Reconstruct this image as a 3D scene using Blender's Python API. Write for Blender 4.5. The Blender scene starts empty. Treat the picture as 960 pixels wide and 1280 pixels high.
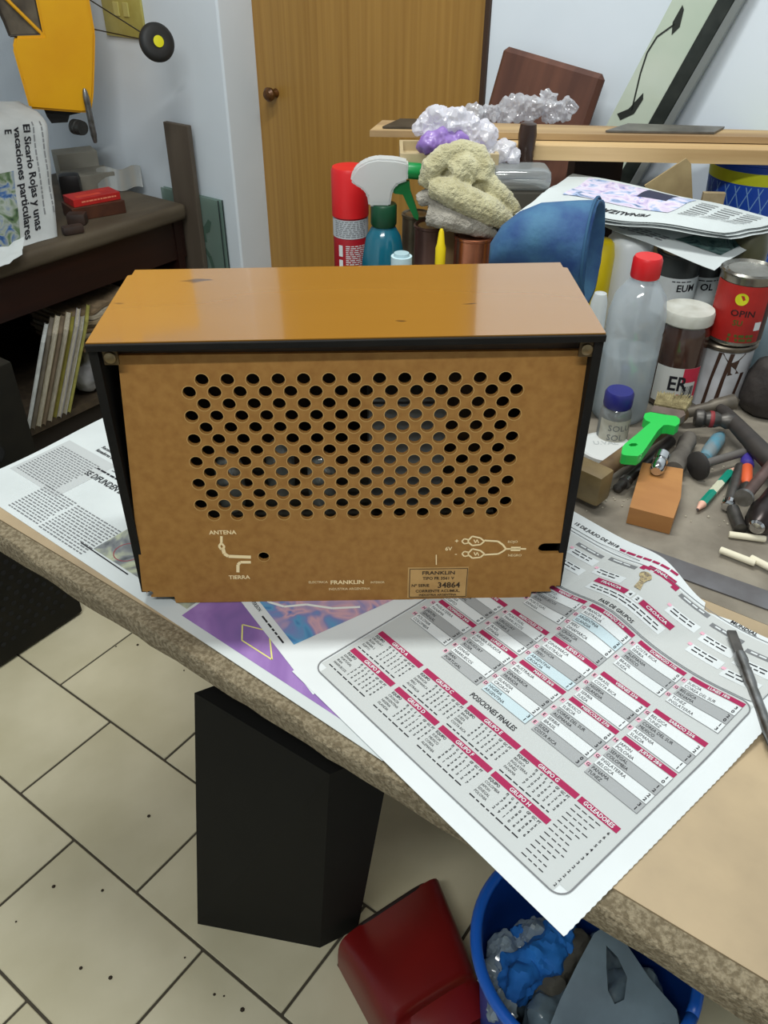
import bpy, bmesh, math, random
from mathutils import Vector, Matrix, noise

S = bpy.context.scene
COL = S.collection
random.seed(7)
R = math.radians

# ------------------------------------------------------------------ camera
# world axes: X along the wall and the bench front, Y towards the wall, Z up, floor at 0
TH = R(37.5)                      # the radio is turned this much on the bench
CAM = Vector((0.404, -0.508, 1.339))
YAW, PITCH, ROLL, FPX = 0.03249, 0.63195, 0.00775, 1026.86


def _basis():
    fw = Vector((math.sin(YAW) * math.cos(PITCH), math.cos(YAW) * math.cos(PITCH), -math.sin(PITCH)))
    r = Vector((math.cos(YAW), -math.sin(YAW), 0))
    u = r.cross(fw)
    c, s = math.cos(ROLL), math.sin(ROLL)
    r2, u2 = c * r + s * u, -s * r + c * u
    m = Matrix.Rotation(TH, 3, 'Z')
    return m @ r2, m @ u2, m @ fw


RT, UP, FW = _basis()
cam_d = bpy.data.cameras.new('camera')
cam_d.lens = 36 * FPX / 1280
cam_d.sensor_width = 36
cam_d.clip_start = 0.02
cam = bpy.data.objects.new('camera', cam_d)
COL.objects.link(cam)
cam.matrix_world = Matrix.Translation(CAM) @ Matrix((RT, UP, -FW)).transposed().to_4x4()
S.camera = cam

# ------------------------------------------------------------------ light
W = bpy.data.worlds.new('world')
S.world = W
W.use_nodes = True
W.node_tree.nodes['Background'].inputs[0].default_value = (0.92, 0.97, 1.0, 1)
W.node_tree.nodes['Background'].inputs[1].default_value = 0.26


def area(name, loc, target, sx, sy, power, color=(1, 1, 1)):
    d = bpy.data.lights.new(name, 'AREA')
    d.shape = 'RECTANGLE'
    d.size, d.size_y, d.energy, d.color = sx, sy, power, color
    o = bpy.data.objects.new(name, d)
    COL.objects.link(o)
    o.location = loc
    z = (Vector(loc) - Vector(target)).normalized()
    x = Vector((math.cos(TH), math.sin(TH), 0)); x = (x - z * x.dot(z)).normalized()      # the tubes hang slantwise, parallel to the radio
    o.rotation_euler = Matrix((x, z.cross(x), z)).transposed().to_euler()
    return o


area('ceiling_tube_over_bench', (-0.25, 0.25, 2.65), (-0.40, 0.30, 0), 1.2, 0.10, 37, (0.97, 1.0, 0.97))
area('ceiling_tube_behind', (0.55, -1.25, 2.65), (0.0, 0.1, 0.8), 1.2, 0.08, 33, (0.98, 1.0, 0.97))

vs = S.view_settings
vs.view_transform = 'Standard'
vs.look = 'None'
vs.gamma = 1
vs.use_curve_mapping = False
vs.exposure = -0.24

ZB = 0.75                          # bench top


def ray(u, v):
    return FW + RT * ((u - 480) / FPX) - UP * ((v - 640) / FPX)


def at(k, u, v, val):              # where a sight line meets the plane axis k = val
    d = ray(u, v)
    return CAM + d * ((val - CAM[k]) / d[k])


def atz(u, v, z=ZB): return at(2, u, v, z)
def aty(u, v, y): return at(1, u, v, y)
def atx(u, v, x): return at(0, u, v, x)


def scale_at(P):                   # metres per photograph pixel at P
    return (Vector(P) - CAM).dot(FW) / FPX


# ------------------------------------------------------------------ materials
def lin(c):
    return tuple((x / 12.92 if x <= 0.04045 else ((x + 0.055) / 1.055) ** 2.4) for x in c)


def rgb(r, g, b):
    return lin((r / 255, g / 255, b / 255)) + (1,)


def mat(name, col, rough=0.6, metal=0.0, col2=None, nscale=20, stretch=(1, 1, 1), detail=4, bump=0.0, bscale=None,
        lo=0.35, hi=0.65, spec=0.5, coat=0.0, sheen=0.0, emit=0.0):
    m = bpy.data.materials.new(name)
    m.use_nodes = True
    nt = m.node_tree
    b = nt.nodes['Principled BSDF']
    b.inputs['Base Color'].default_value = col
    b.inputs['Roughness'].default_value = rough
    b.inputs['Metallic'].default_value = metal
    b.inputs['Specular IOR Level'].default_value = spec
    b.inputs['Coat Weight'].default_value = coat
    b.inputs['Sheen Weight'].default_value = sheen
    if col2 or bump:
        tc = nt.nodes.new('ShaderNodeTexCoord')
        mp = nt.nodes.new('ShaderNodeMapping')
        mp.inputs['Scale'].default_value = stretch
        nt.links.new(tc.outputs['Object'], mp.inputs[0])
    if col2:
        n = nt.nodes.new('ShaderNodeTexNoise')
        n.inputs['Scale'].default_value = nscale
        n.inputs['Detail'].default_value = detail
        nt.links.new(mp.outputs[0], n.inputs['Vector'])
        cr = nt.nodes.new('ShaderNodeValToRGB')
        cr.color_ramp.elements[0].position = lo
        cr.color_ramp.elements[1].position = hi
        cr.color_ramp.elements[0].color = col
        cr.color_ramp.elements[1].color = col2
        nt.links.new(n.outputs['Fac'], cr.inputs[0])
        nt.links.new(cr.outputs[0], b.inputs['Base Color'])
    if bump:
        n2 = nt.nodes.new('ShaderNodeTexNoise')
        n2.inputs['Scale'].default_value = bscale or nscale * 4
        n2.inputs['Detail'].default_value = 3
        nt.links.new(mp.outputs[0], n2.inputs['Vector'])
        bp = nt.nodes.new('ShaderNodeBump')
        bp.inputs['Strength'].default_value = bump
        bp.inputs['Distance'].default_value = 0.003
        nt.links.new(n2.outputs['Fac'], bp.inputs['Height'])
        nt.links.new(bp.outputs[0], b.inputs['Normal'])
    return m


def clear(name, col=(0.9, 0.95, 0.97, 1), see=0.6, rough=0.15, gloss=0.12):
    """thin plastic or glass: partly see-through, partly milky, a little glossy"""
    m = bpy.data.materials.new(name)
    m.use_nodes = True
    nt = m.node_tree
    out = nt.nodes['Material Output']
    nt.nodes.remove(nt.nodes['Principled BSDF'])
    tr = nt.nodes.new('ShaderNodeBsdfTransparent')
    tr.inputs[0].default_value = tuple(0.5 + 0.5 * c for c in col[:3]) + (1,)
    df = nt.nodes.new('ShaderNodeBsdfDiffuse')
    df.inputs[0].default_value = col
    tl = nt.nodes.new('ShaderNodeBsdfTranslucent')
    tl.inputs[0].default_value = col
    gl = nt.nodes.new('ShaderNodeBsdfGlossy')
    gl.inputs['Roughness'].default_value = rough
    m0 = nt.nodes.new('ShaderNodeMixShader'); m0.inputs[0].default_value = 0.4
    nt.links.new(df.outputs[0], m0.inputs[1]); nt.links.new(tl.outputs[0], m0.inputs[2])
    m1 = nt.nodes.new('ShaderNodeMixShader'); m1.inputs[0].default_value = see
    nt.links.new(m0.outputs[0], m1.inputs[1]); nt.links.new(tr.outputs[0], m1.inputs[2])
    m2 = nt.nodes.new('ShaderNodeMixShader'); m2.inputs[0].default_value = gloss
    nt.links.new(m1.outputs[0], m2.inputs[1]); nt.links.new(gl.outputs[0], m2.inputs[2])
    nt.links.new(m2.outputs[0], out.inputs[0])
    return m


def wood(name, c1, c2, rough=0.5, scale=60, stretch=(1, 1, 0.03), spec=0.4):
    return mat(name, c1, rough, 0, c2, scale, stretch, 5, 0.0, lo=0.3, hi=0.7, spec=spec)


MT = {}
def M_(key, *a, **k):
    if key not in MT:
        MT[key] = mat(key, *a, **k)
    return MT[key]


WHITE = M_('paint_white', rgb(218, 226, 234), 0.75, 0, rgb(210, 219, 227), 3, bump=0.05, bscale=60)
PAPER = M_('newsprint', rgb(200, 206, 206), 0.85, 0, rgb(190, 196, 196), 9, spec=0.2)
PAPERW = M_('newsprint_white', rgb(214, 219, 220), 0.8, 0, rgb(207, 212, 213), 9, spec=0.2)
INK = M_('ink_black', rgb(40, 40, 44), 0.8, spec=0.1)
INKG = M_('ink_grey', rgb(120, 122, 124), 0.8, spec=0.1)
INKL = M_('ink_pale_grey', rgb(178, 182, 182), 0.85, spec=0.1)
INKM = M_('ink_mid_grey', rgb(158, 161, 162), 0.85, spec=0.1)
INKR = M_('ink_crimson', rgb(158, 46, 84), 0.8, spec=0.1)
INKP = M_('ink_pink', rgb(222, 170, 186), 0.8, spec=0.1)
INKB = M_('ink_blue', rgb(70, 110, 190), 0.8, spec=0.1)
BLACK = M_('black_paint', rgb(12, 11, 10), 0.7, 0, rgb(20, 18, 15), 40, spec=0.2)
STEEL = M_('steel', rgb(150, 150, 150), 0.32, 0.9, rgb(110, 108, 104), 60)
DKSTEEL = M_('dark_steel', rgb(70, 68, 66), 0.45, 0.7, rgb(96, 92, 88), 50)
CHROME = M_('chrome', rgb(200, 200, 200), 0.12, 1.0)


# ------------------------------------------------------------------ mesh tools
class MB:
    def __init__(self): self.v = []; self.f = []

    def add(self, vs, fs, mx=None):
        o = len(self.v)
        self.v += [tuple(mx @ Vector(p)) if mx else tuple(p) for p in vs]
        self.f += [tuple(i + o for i in f) for f in fs]
        return self

    def box(self, c, s, mx=None, bev=0.0, seg=2):
        bm = bmesh.new()
        bmesh.ops.create_cube(bm, size=1)
        for v in bm.verts:
            v.co = Vector((v.co.x * s[0], v.co.y * s[1], v.co.z * s[2]))
        if bev:
            bmesh.ops.bevel(bm, geom=bm.edges[:], offset=bev, segments=seg, affect='EDGES', profile=0.6)
        t = Matrix.Translation(c)
        return self.bm(bm, (mx @ t) if mx else t)

    def bm(self, bm, mx=None):
        bm.verts.index_update()
        self.add([v.co.copy() for v in bm.verts], [[v.index for v in f.verts] for f in bm.faces], mx)
        bm.free()
        return self

    def lathe(self, prof, n=28, mx=None, sq=None):
        vs, fs = [], []
        for (r, z) in prof:
            for i in range(n):
                a = 2 * math.pi * i / n
                vs.append((r * math.cos(a), r * math.sin(a) * (sq or 1), z))
        for k in range(len(prof) - 1):
            for i in range(n):
                j = (i + 1) % n
                fs.append((k * n + i, k * n + j, (k + 1) * n + j, (k + 1) * n + i))
        if prof[0][0] > 1e-6: fs.append(tuple(range(n - 1, -1, -1)))
        if prof[-1][0] > 1e-6: fs.append(tuple((len(prof) - 1) * n + i for i in range(n)))
        return self.add(vs, fs, mx)

    def tube(self, pts, rad, n=8, cap=True, flat=1.0, mx=None, upv=None):
        pts = [Vector(p) for p in pts]
        if not isinstance(rad, (list, tuple)): rad = [rad] * len(pts)
        vs, fs = [], []
        up = Vector(upv) if upv else None
        for i, P in enumerate(pts):
            t = (pts[min(i + 1, len(pts) - 1)] - pts[max(i - 1, 0)]).normalized()
            if up is None:
                up = Vector((0, 0, 1)) if abs(t.z) < 0.9 else Vector((1, 0, 0))
            a = t.cross(up).normalized()
            b = a.cross(t).normalized()
            up = b
            for j in range(n):
                w = 2 * math.pi * j / n
                vs.append(P + a * math.cos(w) * rad[i] + b * math.sin(w) * rad[i] * flat)
        for k in range(len(pts) - 1):
            for i in range(n):
                j = (i + 1) % n
                fs.append((k * n + i, k * n + j, (k + 1) * n + j, (k + 1) * n + i))
        if cap:
            fs.append(tuple(range(n - 1, -1, -1)))
            fs.append(tuple((len(pts) - 1) * n + i for i in range(n)))
        return self.add(vs, fs, mx)

    def prism(self, poly, h, mx=None):
        """polygon in XY, extruded 0..h in Z"""
        n = len(poly)
        vs = [(x, y, 0) for x, y in poly] + [(x, y, h) for x, y in poly]
        fs = [tuple(range(n - 1, -1, -1)), tuple(range(n, 2 * n))]
        fs += [(i, (i + 1) % n, n + (i + 1) % n, n + i) for i in range(n)]
        return self.add(vs, fs, mx)

    def sheet(self, fn, nu, nv, th=0.0004):
        """fn(s,t) with s,t in 0..1 -> point; closed thin sheet"""
        g = [[Vector(fn(i / nu, j / nv)) for j in range(nv + 1)] for i in range(nu + 1)]
        vs, fs = [], []
        for side in (0, 1):
            for i in range(nu + 1):
                for j in range(nv + 1):
                    P = g[i][j]
                    du = g[min(i + 1, nu)][j] - g[max(i - 1, 0)][j]
                    dv = g[i][min(j + 1, nv)] - g[i][max(j - 1, 0)]
                    nn = du.cross(dv)
                    nn = nn.normalized() if nn.length > 1e-12 else Vector((0, 0, 1))
                    vs.append(P - nn * th * side)
        k = (nu + 1) * (nv + 1)
        ix = lambda i, j: i * (nv + 1) + j
        for i in range(nu):
            for j in range(nv):
                a, b, c, d = ix(i, j), ix(i + 1, j), ix(i + 1, j + 1), ix(i, j + 1)
                fs.append((a, b, c, d)); fs.append((k + d, k + c, k + b, k + a))
        rim = [ix(i, 0) for i in range(nu)] + [ix(nu, j) for j in range(nv)] + [ix(i, nv) for i in range(nu, 0, -1)] + [ix(0, j) for j in range(nv, 0, -1)]
        for q in range(len(rim)):
            a, b = rim[q], rim[(q + 1) % len(rim)]
            fs.append((b, a, k + a, k + b))
        return self.add(vs, fs)

    def rect(self, fn, x0, y0, x1, y1, step=0.012):
        """flat print rectangle laid on a surface fn(x,y)"""
        nx = max(1, int(abs(x1 - x0) / step)); ny = max(1, int(abs(y1 - y0) / step))
        vs = [fn(x0 + (x1 - x0) * i / nx, y0 + (y1 - y0) * j / ny) for i in range(nx + 1) for j in range(ny + 1)]
        fs = [(i * (ny + 1) + j, (i + 1) * (ny + 1) + j, (i + 1) * (ny + 1) + j + 1, i * (ny + 1) + j + 1) for i in range(nx) for j in range(ny)]
        return self.add(vs, fs)

    def line(self, fn, pts, w):
        for (a, b) in zip(pts, pts[1:]):
            a, b = Vector(a), Vector(b)
            n = max(1, int((b - a).length / 0.012))
            d = (b - a).normalized(); q = Vector((-d.y, d.x)) * w / 2
            vs = []
            for i in range(n + 1):
                c = a.lerp(b, i / n)
                vs += [fn(*(c - q)), fn(*(c + q))]
            self.add(vs, [(2 * i, 2 * i + 2, 2 * i + 3, 2 * i + 1) for i in range(n)])
        return self

    def build(self, name, m, parent=None, smooth=None, mx=None):
        me = bpy.data.meshes.new(name)
        me.from_pydata(self.v, [], self.f)
        me.update()
        if mx: me.transform(mx)
        bm = bmesh.new(); bm.from_mesh(me)
        if smooth != 'print':
            bmesh.ops.recalc_face_normals(bm, faces=bm.faces[:])
        bm.to_mesh(me); bm.free()
        o = bpy.data.objects.new(name, me)
        COL.objects.link(o)
        if m: me.materials.append(m)
        if smooth and smooth != 'print':
            me.polygons.foreach_set('use_smooth', [True] * len(me.polygons))
            if smooth != 'full':
                me.set_sharp_from_angle(angle=R(smooth if smooth > 1 else 38))
        o.parent = parent
        if smooth == 'print': o['kind'] = 'stuff'
        return o


def empty(name, loc=(0, 0, 0), rz=0, rot=None):
    o = bpy.data.objects.new(name, None)
    o.empty_display_size = 0.02
    COL.objects.link(o)
    o.location = loc
    o.rotation_euler = rot or (0, 0, rz)
    return o


def tag(o, label, cat, group=None):
    o['label'] = label
    o['category'] = cat
    if group: o['group'] = group
    return o


def structure(o, label=None):
    o['kind'] = 'structure'
    if label: o['label'] = label
    return o


def blob(mb, voxel=0.006, smooth=4, amp=0.004, scale=30, amp2=0.0, scale2=90, ridged=False, crumple=False):
    """fuse loose shapes into one skin, smooth it and crumple it with noise -> MB"""
    me = bpy.data.meshes.new('tmp'); me.from_pydata(mb.v, [], mb.f); me.update()
    bm = bmesh.new(); bm.from_mesh(me); bmesh.ops.recalc_face_normals(bm, faces=bm.faces[:]); bm.to_mesh(me); bm.free()
    o = bpy.data.objects.new('tmp', me); COL.objects.link(o)
    r = o.modifiers.new('r', 'REMESH'); r.mode = 'VOXEL'; r.voxel_size = voxel
    s = o.modifiers.new('s', 'SMOOTH'); s.iterations = smooth; s.factor = 0.5
    dg = bpy.context.evaluated_depsgraph_get(); dg.update()
    ev = o.evaluated_get(dg).to_mesh()
    ns = [v.normal.copy() for v in ev.vertices]
    vs = []
    for v, n in zip(ev.vertices, ns):
        w = noise.noise(v.co * scale)
        if ridged: w = (0.35 - abs(w)) * 1.6
        w2 = noise.noise(v.co * scale2)
        if ridged: w2 = (0.3 - abs(w2)) * 1.6
        if crumple:                  # dented facets with sharp ridges between them
            w = noise.voronoi(v.co * scale)[0][0] - 0.45
            w2 = noise.voronoi(v.co * scale2)[0][0] - 0.45
        d = w * amp + w2 * amp2
        vs.append(v.co + n * d)
    out = MB(); out.add(vs, [tuple(p.vertices) for p in ev.polygons])
    o.evaluated_get(dg).to_mesh_clear()
    bpy.data.objects.remove(o); bpy.data.meshes.remove(me)
    return out


def from_curve(outer, holes, depth):
    """plate with real holes: outlines in XY, extruded 0..depth in Z -> MB"""
    cu = bpy.data.curves.new('tmp', 'CURVE'); cu.dimensions = '2D'; cu.fill_mode = 'BOTH'; cu.extrude = depth / 2
    for poly in [outer] + holes:
        sp = cu.splines.new('POLY'); sp.points.add(len(poly) - 1)
        for p, (x, y) in zip(sp.points, poly): p.co = (x, y, 0, 1)
        sp.use_cyclic_u = True
    o = bpy.data.objects.new('tmp', cu); COL.objects.link(o)
    dg = bpy.context.evaluated_depsgraph_get(); dg.update()
    me = o.evaluated_get(dg).to_mesh()
    out = MB(); out.add([v.co + Vector((0, 0, depth / 2)) for v in me.vertices], [tuple(p.vertices) for p in me.polygons])
    o.evaluated_get(dg).to_mesh_clear()
    bpy.data.objects.remove(o); bpy.data.curves.remove(cu)
    return out


_G = {}
def _measure(s, off):
    cu = bpy.data.curves.new('tmp', 'FONT'); cu.body = s; cu.size = 1; cu.resolution_u = 2; cu.offset = off
    o = bpy.data.objects.new('tmp', cu); COL.objects.link(o)
    dg = bpy.context.evaluated_depsgraph_get(); dg.update()
    me = o.evaluated_get(dg).to_mesh()
    vs = [v.co.copy() for v in me.vertices]; fs = [tuple(p.vertices) for p in me.polygons]
    o.evaluated_get(dg).to_mesh_clear()
    bpy.data.objects.remove(o); bpy.data.curves.remove(cu)
    return vs, fs


def glyph(c, bold):
    k = (c, bold)
    if k not in _G:
        off = 0.022 if bold else 0.0
        vs, fs = _measure(c, off) if c != ' ' else ([], [])
        a = max(v.x for v in _measure('H' + c + 'H', 0)[0]); b = max(v.x for v in _measure('HH', 0)[0])
        _G[k] = (vs, fs, a - b)
    return _G[k]


def text(mb, s, fn, x, y, size, bold=False, align='L', wide=1.0):
    """lettering laid flat on the surface fn(x,y); x,y the baseline start, size the letter height"""
    k = size / 0.72
    w = sum(glyph(c, bold)[2] for c in s) * k * wide
    if align == 'C': x -= w / 2
    if align == 'R': x -= w
    for c in s:
        vs, fs, adv = glyph(c, bold)
        if vs: mb.add([fn(x + p.x * k * wide, y + p.y * k) for p in vs], fs)
        x += adv * k * wide
    return mb


def dashes(mb, fn, x0, y0, x1, y1, pitch, hgt, wmin=0.004, wmax=0.012, gap=0.0018):
    """columns of tiny unreadable words: short bars, one row after another"""
    y = y1
    while y > y0:
        x = x0
        while x < x1 - 0.002:
            w = min(random.uniform(wmin, wmax), x1 - x)
            mb.rect(fn, x, y - hgt, x + w, y, 0.05)
            x += w + gap
        y -= pitch
    return mb


def plane_fn(o, ux, uy, off=0.0):
    o, ux, uy = Vector(o), Vector(ux).normalized(), Vector(uy).normalized()
    n = ux.cross(uy)
    return lambda x, y: o + ux * x + uy * y + n * off


def cyl_fn(r, z0, a0=0.0, off=0.0005):
    """wrap x round a cylinder (local coords), facing angle a0"""
    return lambda x, y: Vector(((r + off) * math.cos(a0 + x / r), (r + off) * math.sin(a0 + x / r), z0 + y))


def frame(o, zdir, xhint):
    """matrix whose z axis is zdir, x axis near xhint, origin o"""
    z = Vector(zdir).normalized(); x = Vector(xhint); x = (x - z * x.dot(z)).normalized(); y = z.cross(x)
    return Matrix.Translation(o) @ Matrix((x, y, z)).transposed().to_4x4()


def face_cam(P):                   # heading of the horizontal direction from P to the viewer's side of the room
    d = CAM - Vector(P)
    return math.atan2(d.y, d.x)


# @@STRUCTURE
# ------------------------------------------------------------------ the setting
GROUT = M_('grout', rgb(70, 64, 52), 0.9)
TILE = mat('floor_tile', rgb(208, 200, 172), 0.38, 0, rgb(192, 184, 154), 5, detail=5, bump=0.02, bscale=40)
fl = MB(); fl.box((-0.3, -0.4, -0.02), (4.8, 3.6, 0.04))
floor = structure(fl.build('floor', GROUT), 'pale beige tiled floor')
tl = MB(); tl.box((0, 0, 0.001), (0.320, 0.2055, 0.004), bev=0.0012, seg=1)
t0 = tl.build('tile', TILE, floor)
first = True
for k in range(-7, 5):
    y = -0.15 + 0.21 * k + 0.105
    off = -0.36 if k % 2 == 0 else -0.525
    for n in range(-7, 8):
        x = off + 0.325 * n + 0.1625
        if not (-2.4 < x < 1.9): continue
        o = t0 if first else t0.copy()
        if not first: COL.objects.link(o)
        first = False
        o.location = (x, y, random.uniform(-0.0004, 0.0004))
        o.rotation_euler = (0, 0, random.uniform(-0.002, 0.002))

WY = 1.2
wb = MB()
wb.box((-1.974, WY + 0.1, 1.35), (1.252, 0.2, 2.7), bev=0.012, seg=3)
wb.box((0.74, WY + 0.1, 1.35), (2.62, 0.2, 2.7))
wb.box((-0.96, WY + 0.1, 2.4), (0.80, 0.2, 0.6))
structure(wb.build('wall_back', WHITE, smooth=30), 'white painted wall with a recessed door')
wl = MB(); wl.box((-2.65, -0.4, 1.35), (0.1, 3.6, 2.7))
wf = MB(); wf.box((-0.3, -2.15, 1.35), (4.8, 0.1, 2.7)); structure(wf.build('wall_front', WHITE), 'white painted wall behind the viewer')
wr = MB(); wr.box((2.05, -0.4, 1.35), (0.1, 3.6, 2.7)); structure(wr.build('wall_right', WHITE), 'white painted wall at the right')
structure(wl.build('wall_left', WHITE), 'white painted wall behind the sideboard')

DOORW = mat('door_veneer', rgb(172, 131, 64), 0.42, 0, rgb(148, 108, 48), 26, (3.2, 1, 0.05), 6, lo=0.25, hi=0.75)
d = empty('door_1', (-0.965, WY + 0.125, 0)); structure(d, 'brown wood-veneer door with a small round knob')
MB().box((0.0, 0.02, 1.03), (0.80, 0.04, 2.06)).build('door_leaf', DOORW, d)
kp = aty(337, 118, WY + 0.10)
kn = MB(); kn.lathe([(0.0, 0.0), (0.012, 0.0), (0.009, 0.012), (0.016, 0.02), (0.018, 0.03), (0.012, 0.038), (0, 0.04)], 20,
                    frame((kp.x + 0.965, 0.0, kp.z), (0, -1, 0), (1, 0, 0)))
kn.build('door_knob', M_('knob_bronze', rgb(104, 66, 30), 0.35, 0.4, rgb(70, 44, 22), 80), d, 40)
tr = MB(); tr.box((-0.567, WY - 0.002, 1.03), (0.012, 0.012, 2.06), bev=0.002)
structure(tr.build('door_edge_strip_1', M_('strip_brown', rgb(58, 38, 24), 0.6)), 'thin dark strip along the right edge of the door')  # plain dark brown strip drawing the thin dark line beside the door

# ------------------------------------------------------------------ workbench
BTOP = mat('hardboard_top', rgb(186, 164, 130), 0.6, 0, rgb(136, 120, 96), 5, detail=9, bump=0.05, bscale=90, lo=0.38, hi=0.74)
BDUST = mat('dusty_top', rgb(140, 132, 118), 0.8, 0, rgb(112, 104, 92), 16, detail=8, bump=0.15, bscale=200)  # unseen tail end, added with the wing for its reflected tone
BEDGE = mat('chipped_edge', rgb(104, 92, 70), 0.9, 0, rgb(140, 128, 104), 260, detail=8, bump=1.0, bscale=320, lo=0.40, hi=0.62)  # unseen; placed and sized to reflect yellow in the radio's glossy top
bench = empty('workbench', (0.3, 0.4, 0))
tag(bench, 'large worn hardboard-topped workbench covered with newspapers and clutter', 'workbench')
def bpart(name, mb, m, sm=None):
    o = mb.build(name, m, None, sm); o.parent = bench; o.matrix_parent_inverse = Matrix.Translation((-0.3, -0.4, 0)); return o
BL, BR, BF, BB = -0.516, 1.25, -0.160, 1.17
bpart('bench_top', MB().box(((BL + BR) / 2, (BF + 0.022 + 0.22) / 2 + 0.0, ZB - 0.012), (BR - BL, 0.22 - BF - 0.022, 0.024)), BTOP)
bpart('rear_top', MB().box(((BL + BR) / 2, (0.2205 + BB) / 2, ZB - 0.012), (BR - BL, BB - 0.2205, 0.024)), BDUST)
eb = MB()
n = 90
vs, fs = [], []
for i in range(n + 1):               # rough front lip, worn and uneven
    x = BL + (BR - BL) * i / n
    j = lambda s: noise.noise(Vector((x * 14, s, 3))) * 0.0022 + noise.noise(Vector((x * 60, s, 1))) * 0.0012
    vs += [(x, BF + 0.0215, ZB - 0.0012), (x, BF + 0.004 + j(0), ZB - 0.0015 + j(1) * 0.6), (x, BF + j(2), ZB - 0.007 + j(3)),
           (x, BF + 0.002 + j(4), ZB - 0.026 + j(5)), (x, BF + 0.0215, ZB - 0.027)]
for i in range(n):
    for k in range(5):
        a, b = i * 5 + k, i * 5 + (k + 1) % 5
        fs.append((a, b, b + 5, a + 5))
fs += [(0, 1, 2, 3, 4), tuple(n * 5 + q for q in (4, 3, 2, 1, 0))]
eb.add(vs, fs)
bpart('front_edging', eb, BEDGE, 50)
ap = MB()
ap.box(((BL + BR) / 2 + 0.05, 0.10, ZB - 0.060), (BR - BL - 0.2, 0.03, 0.07))
bpart('apron', ap, BLACK)
for (x, y) in ((0.12, 0.30), (1.15, 0.12), (-0.42, 1.02), (1.15, 1.02)):
    bpart('leg', MB().box((x, y, (ZB - 0.024) / 2), (0.06, 0.06, ZB - 0.025), bev=0.003), BLACK)
lo = MB(); lo.box((0.6, 0.30, 0.30), (1.1, 0.03, 0.05)); bpart('stretcher', lo, BLACK)

# ------------------------------------------------------------------ black case leaning under the bench
tlc, blc, brc, trc = aty(243, 866, -0.150), atz(247, 1155, 0.002), atz(400, 1185, 0.002), atz(412, 968, 0.69)
dp = Vector((0.03, 0.06, 0))
lc = MB(); q = [blc, brc, trc, tlc]
lc.add(q + [p + dp for p in q], [(0, 1, 2, 3), (7, 6, 5, 4), (0, 4, 5, 1), (1, 5, 6, 2), (2, 6, 7, 3), (3, 7, 4, 0)])
o = lc.build('leaning_case', mat('matt_black_case', rgb(7, 7, 6), 0.8, 0, rgb(10, 10, 8), 12, spec=0.2))
tag(o, 'plain matt black case leaning upright on the floor under the bench', 'case')

# ------------------------------------------------------------------ dark sideboard against the wall
SBW = mat('dark_red_wood', rgb(46, 20, 12), 0.45, 0, rgb(30, 12, 8), 20, (1, 0.08, 1), 5)
SBT = mat('dusty_brown_top', rgb(92, 82, 66), 0.7, 0, rgb(74, 64, 50), 14, (1, 0.3, 1), 5)
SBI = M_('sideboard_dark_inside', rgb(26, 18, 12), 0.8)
sb = empty('sideboard', (-1.76, 0.6, 0)); tag(sb, 'dark red-brown wooden sideboard with open magazine shelf by the wall', 'sideboard')
def spart(name, mb, m, sm=None):
    o = mb.build(name, m, None, sm); o.parent = sb; o.matrix_parent_inverse = Matrix.Translation((1.76, -0.6, 0)); return o
SX = -1.5
spart('top', MB().box((-1.80, 0.485, 0.625), (0.60, 1.33, 0.045), bev=0.016, seg=3), SBT, 40)
spart('front_panel', MB().box((SX - 0.04, 0.50, 0.545), (0.02, 1.30, 0.115)), SBW)
spart('back_panel', MB().box((-2.07, 0.50, 0.30), (0.015, 1.30, 0.60)), SBI)
for y in (-0.15, 1.125):
    spart('side_panel', MB().box((-1.80, y, 0.30), (0.55, 0.025, 0.60)), SBW)
spart('divider', MB().box((-1.80, 0.93, 0.30), (0.50, 0.02, 0.60)), SBI)
spart('shelf', MB().box((-1.79, 0.50, 0.175), (0.54, 1.27, 0.022)), M_('shelf_edge', rgb(74, 62, 46), 0.7, 0, rgb(50, 40, 30), 30))
spart('kick_panel', MB().box((SX - 0.05, 0.50, 0.075), (0.02, 1.28, 0.15)), SBI)

# dark perforated box in front of the sideboard
pb = empty('perforated_cabinet', (-1.12, -0.10, 0)); tag(pb, 'dark metal cabinet with rows of punched holes on the floor behind the bench', 'cabinet')
PBM = mat('dark_green_metal', rgb(28, 26, 20), 0.7, 0, rgb(20, 19, 15), 18, spec=0.2)
ptop = atx(6, 455, -0.99).z
b = MB().box((0, 0.0, ptop / 2 + 0.005), (0.26, 0.66, ptop - 0.01), bev=0.006).build('cabinet_body', PBM, pb, 30)
hm = MB()
for i in range(22):
    for k in range(13):
        hm.lathe([(0.0, 0.0), (0.0062, 0.0), (0.0062, 0.0006), (0, 0.0006)], 8, frame((0.1302, -0.24 + i * 0.025 + (k % 2) * 0.0125, 0.06 + k * 0.021), (1, 0, 0), (0, 1, 0)))
g = hm.build('punched_holes', M_('hole_black', rgb(8, 8, 8), 0.9), pb); g['kind'] = 'stuff'
hp = atx(0, 566, -0.99)
MB().lathe([(0.016, 0.0), (0.019, 0.001), (0.016, 0.002), (0.0, 0.0015)], 24, frame((0.1302, hp.y + 0.10 - 0.01, hp.z), (1, 0, 0), (0, 1, 0))).build('knob_hole', MT['hole_black'], pb)
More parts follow.
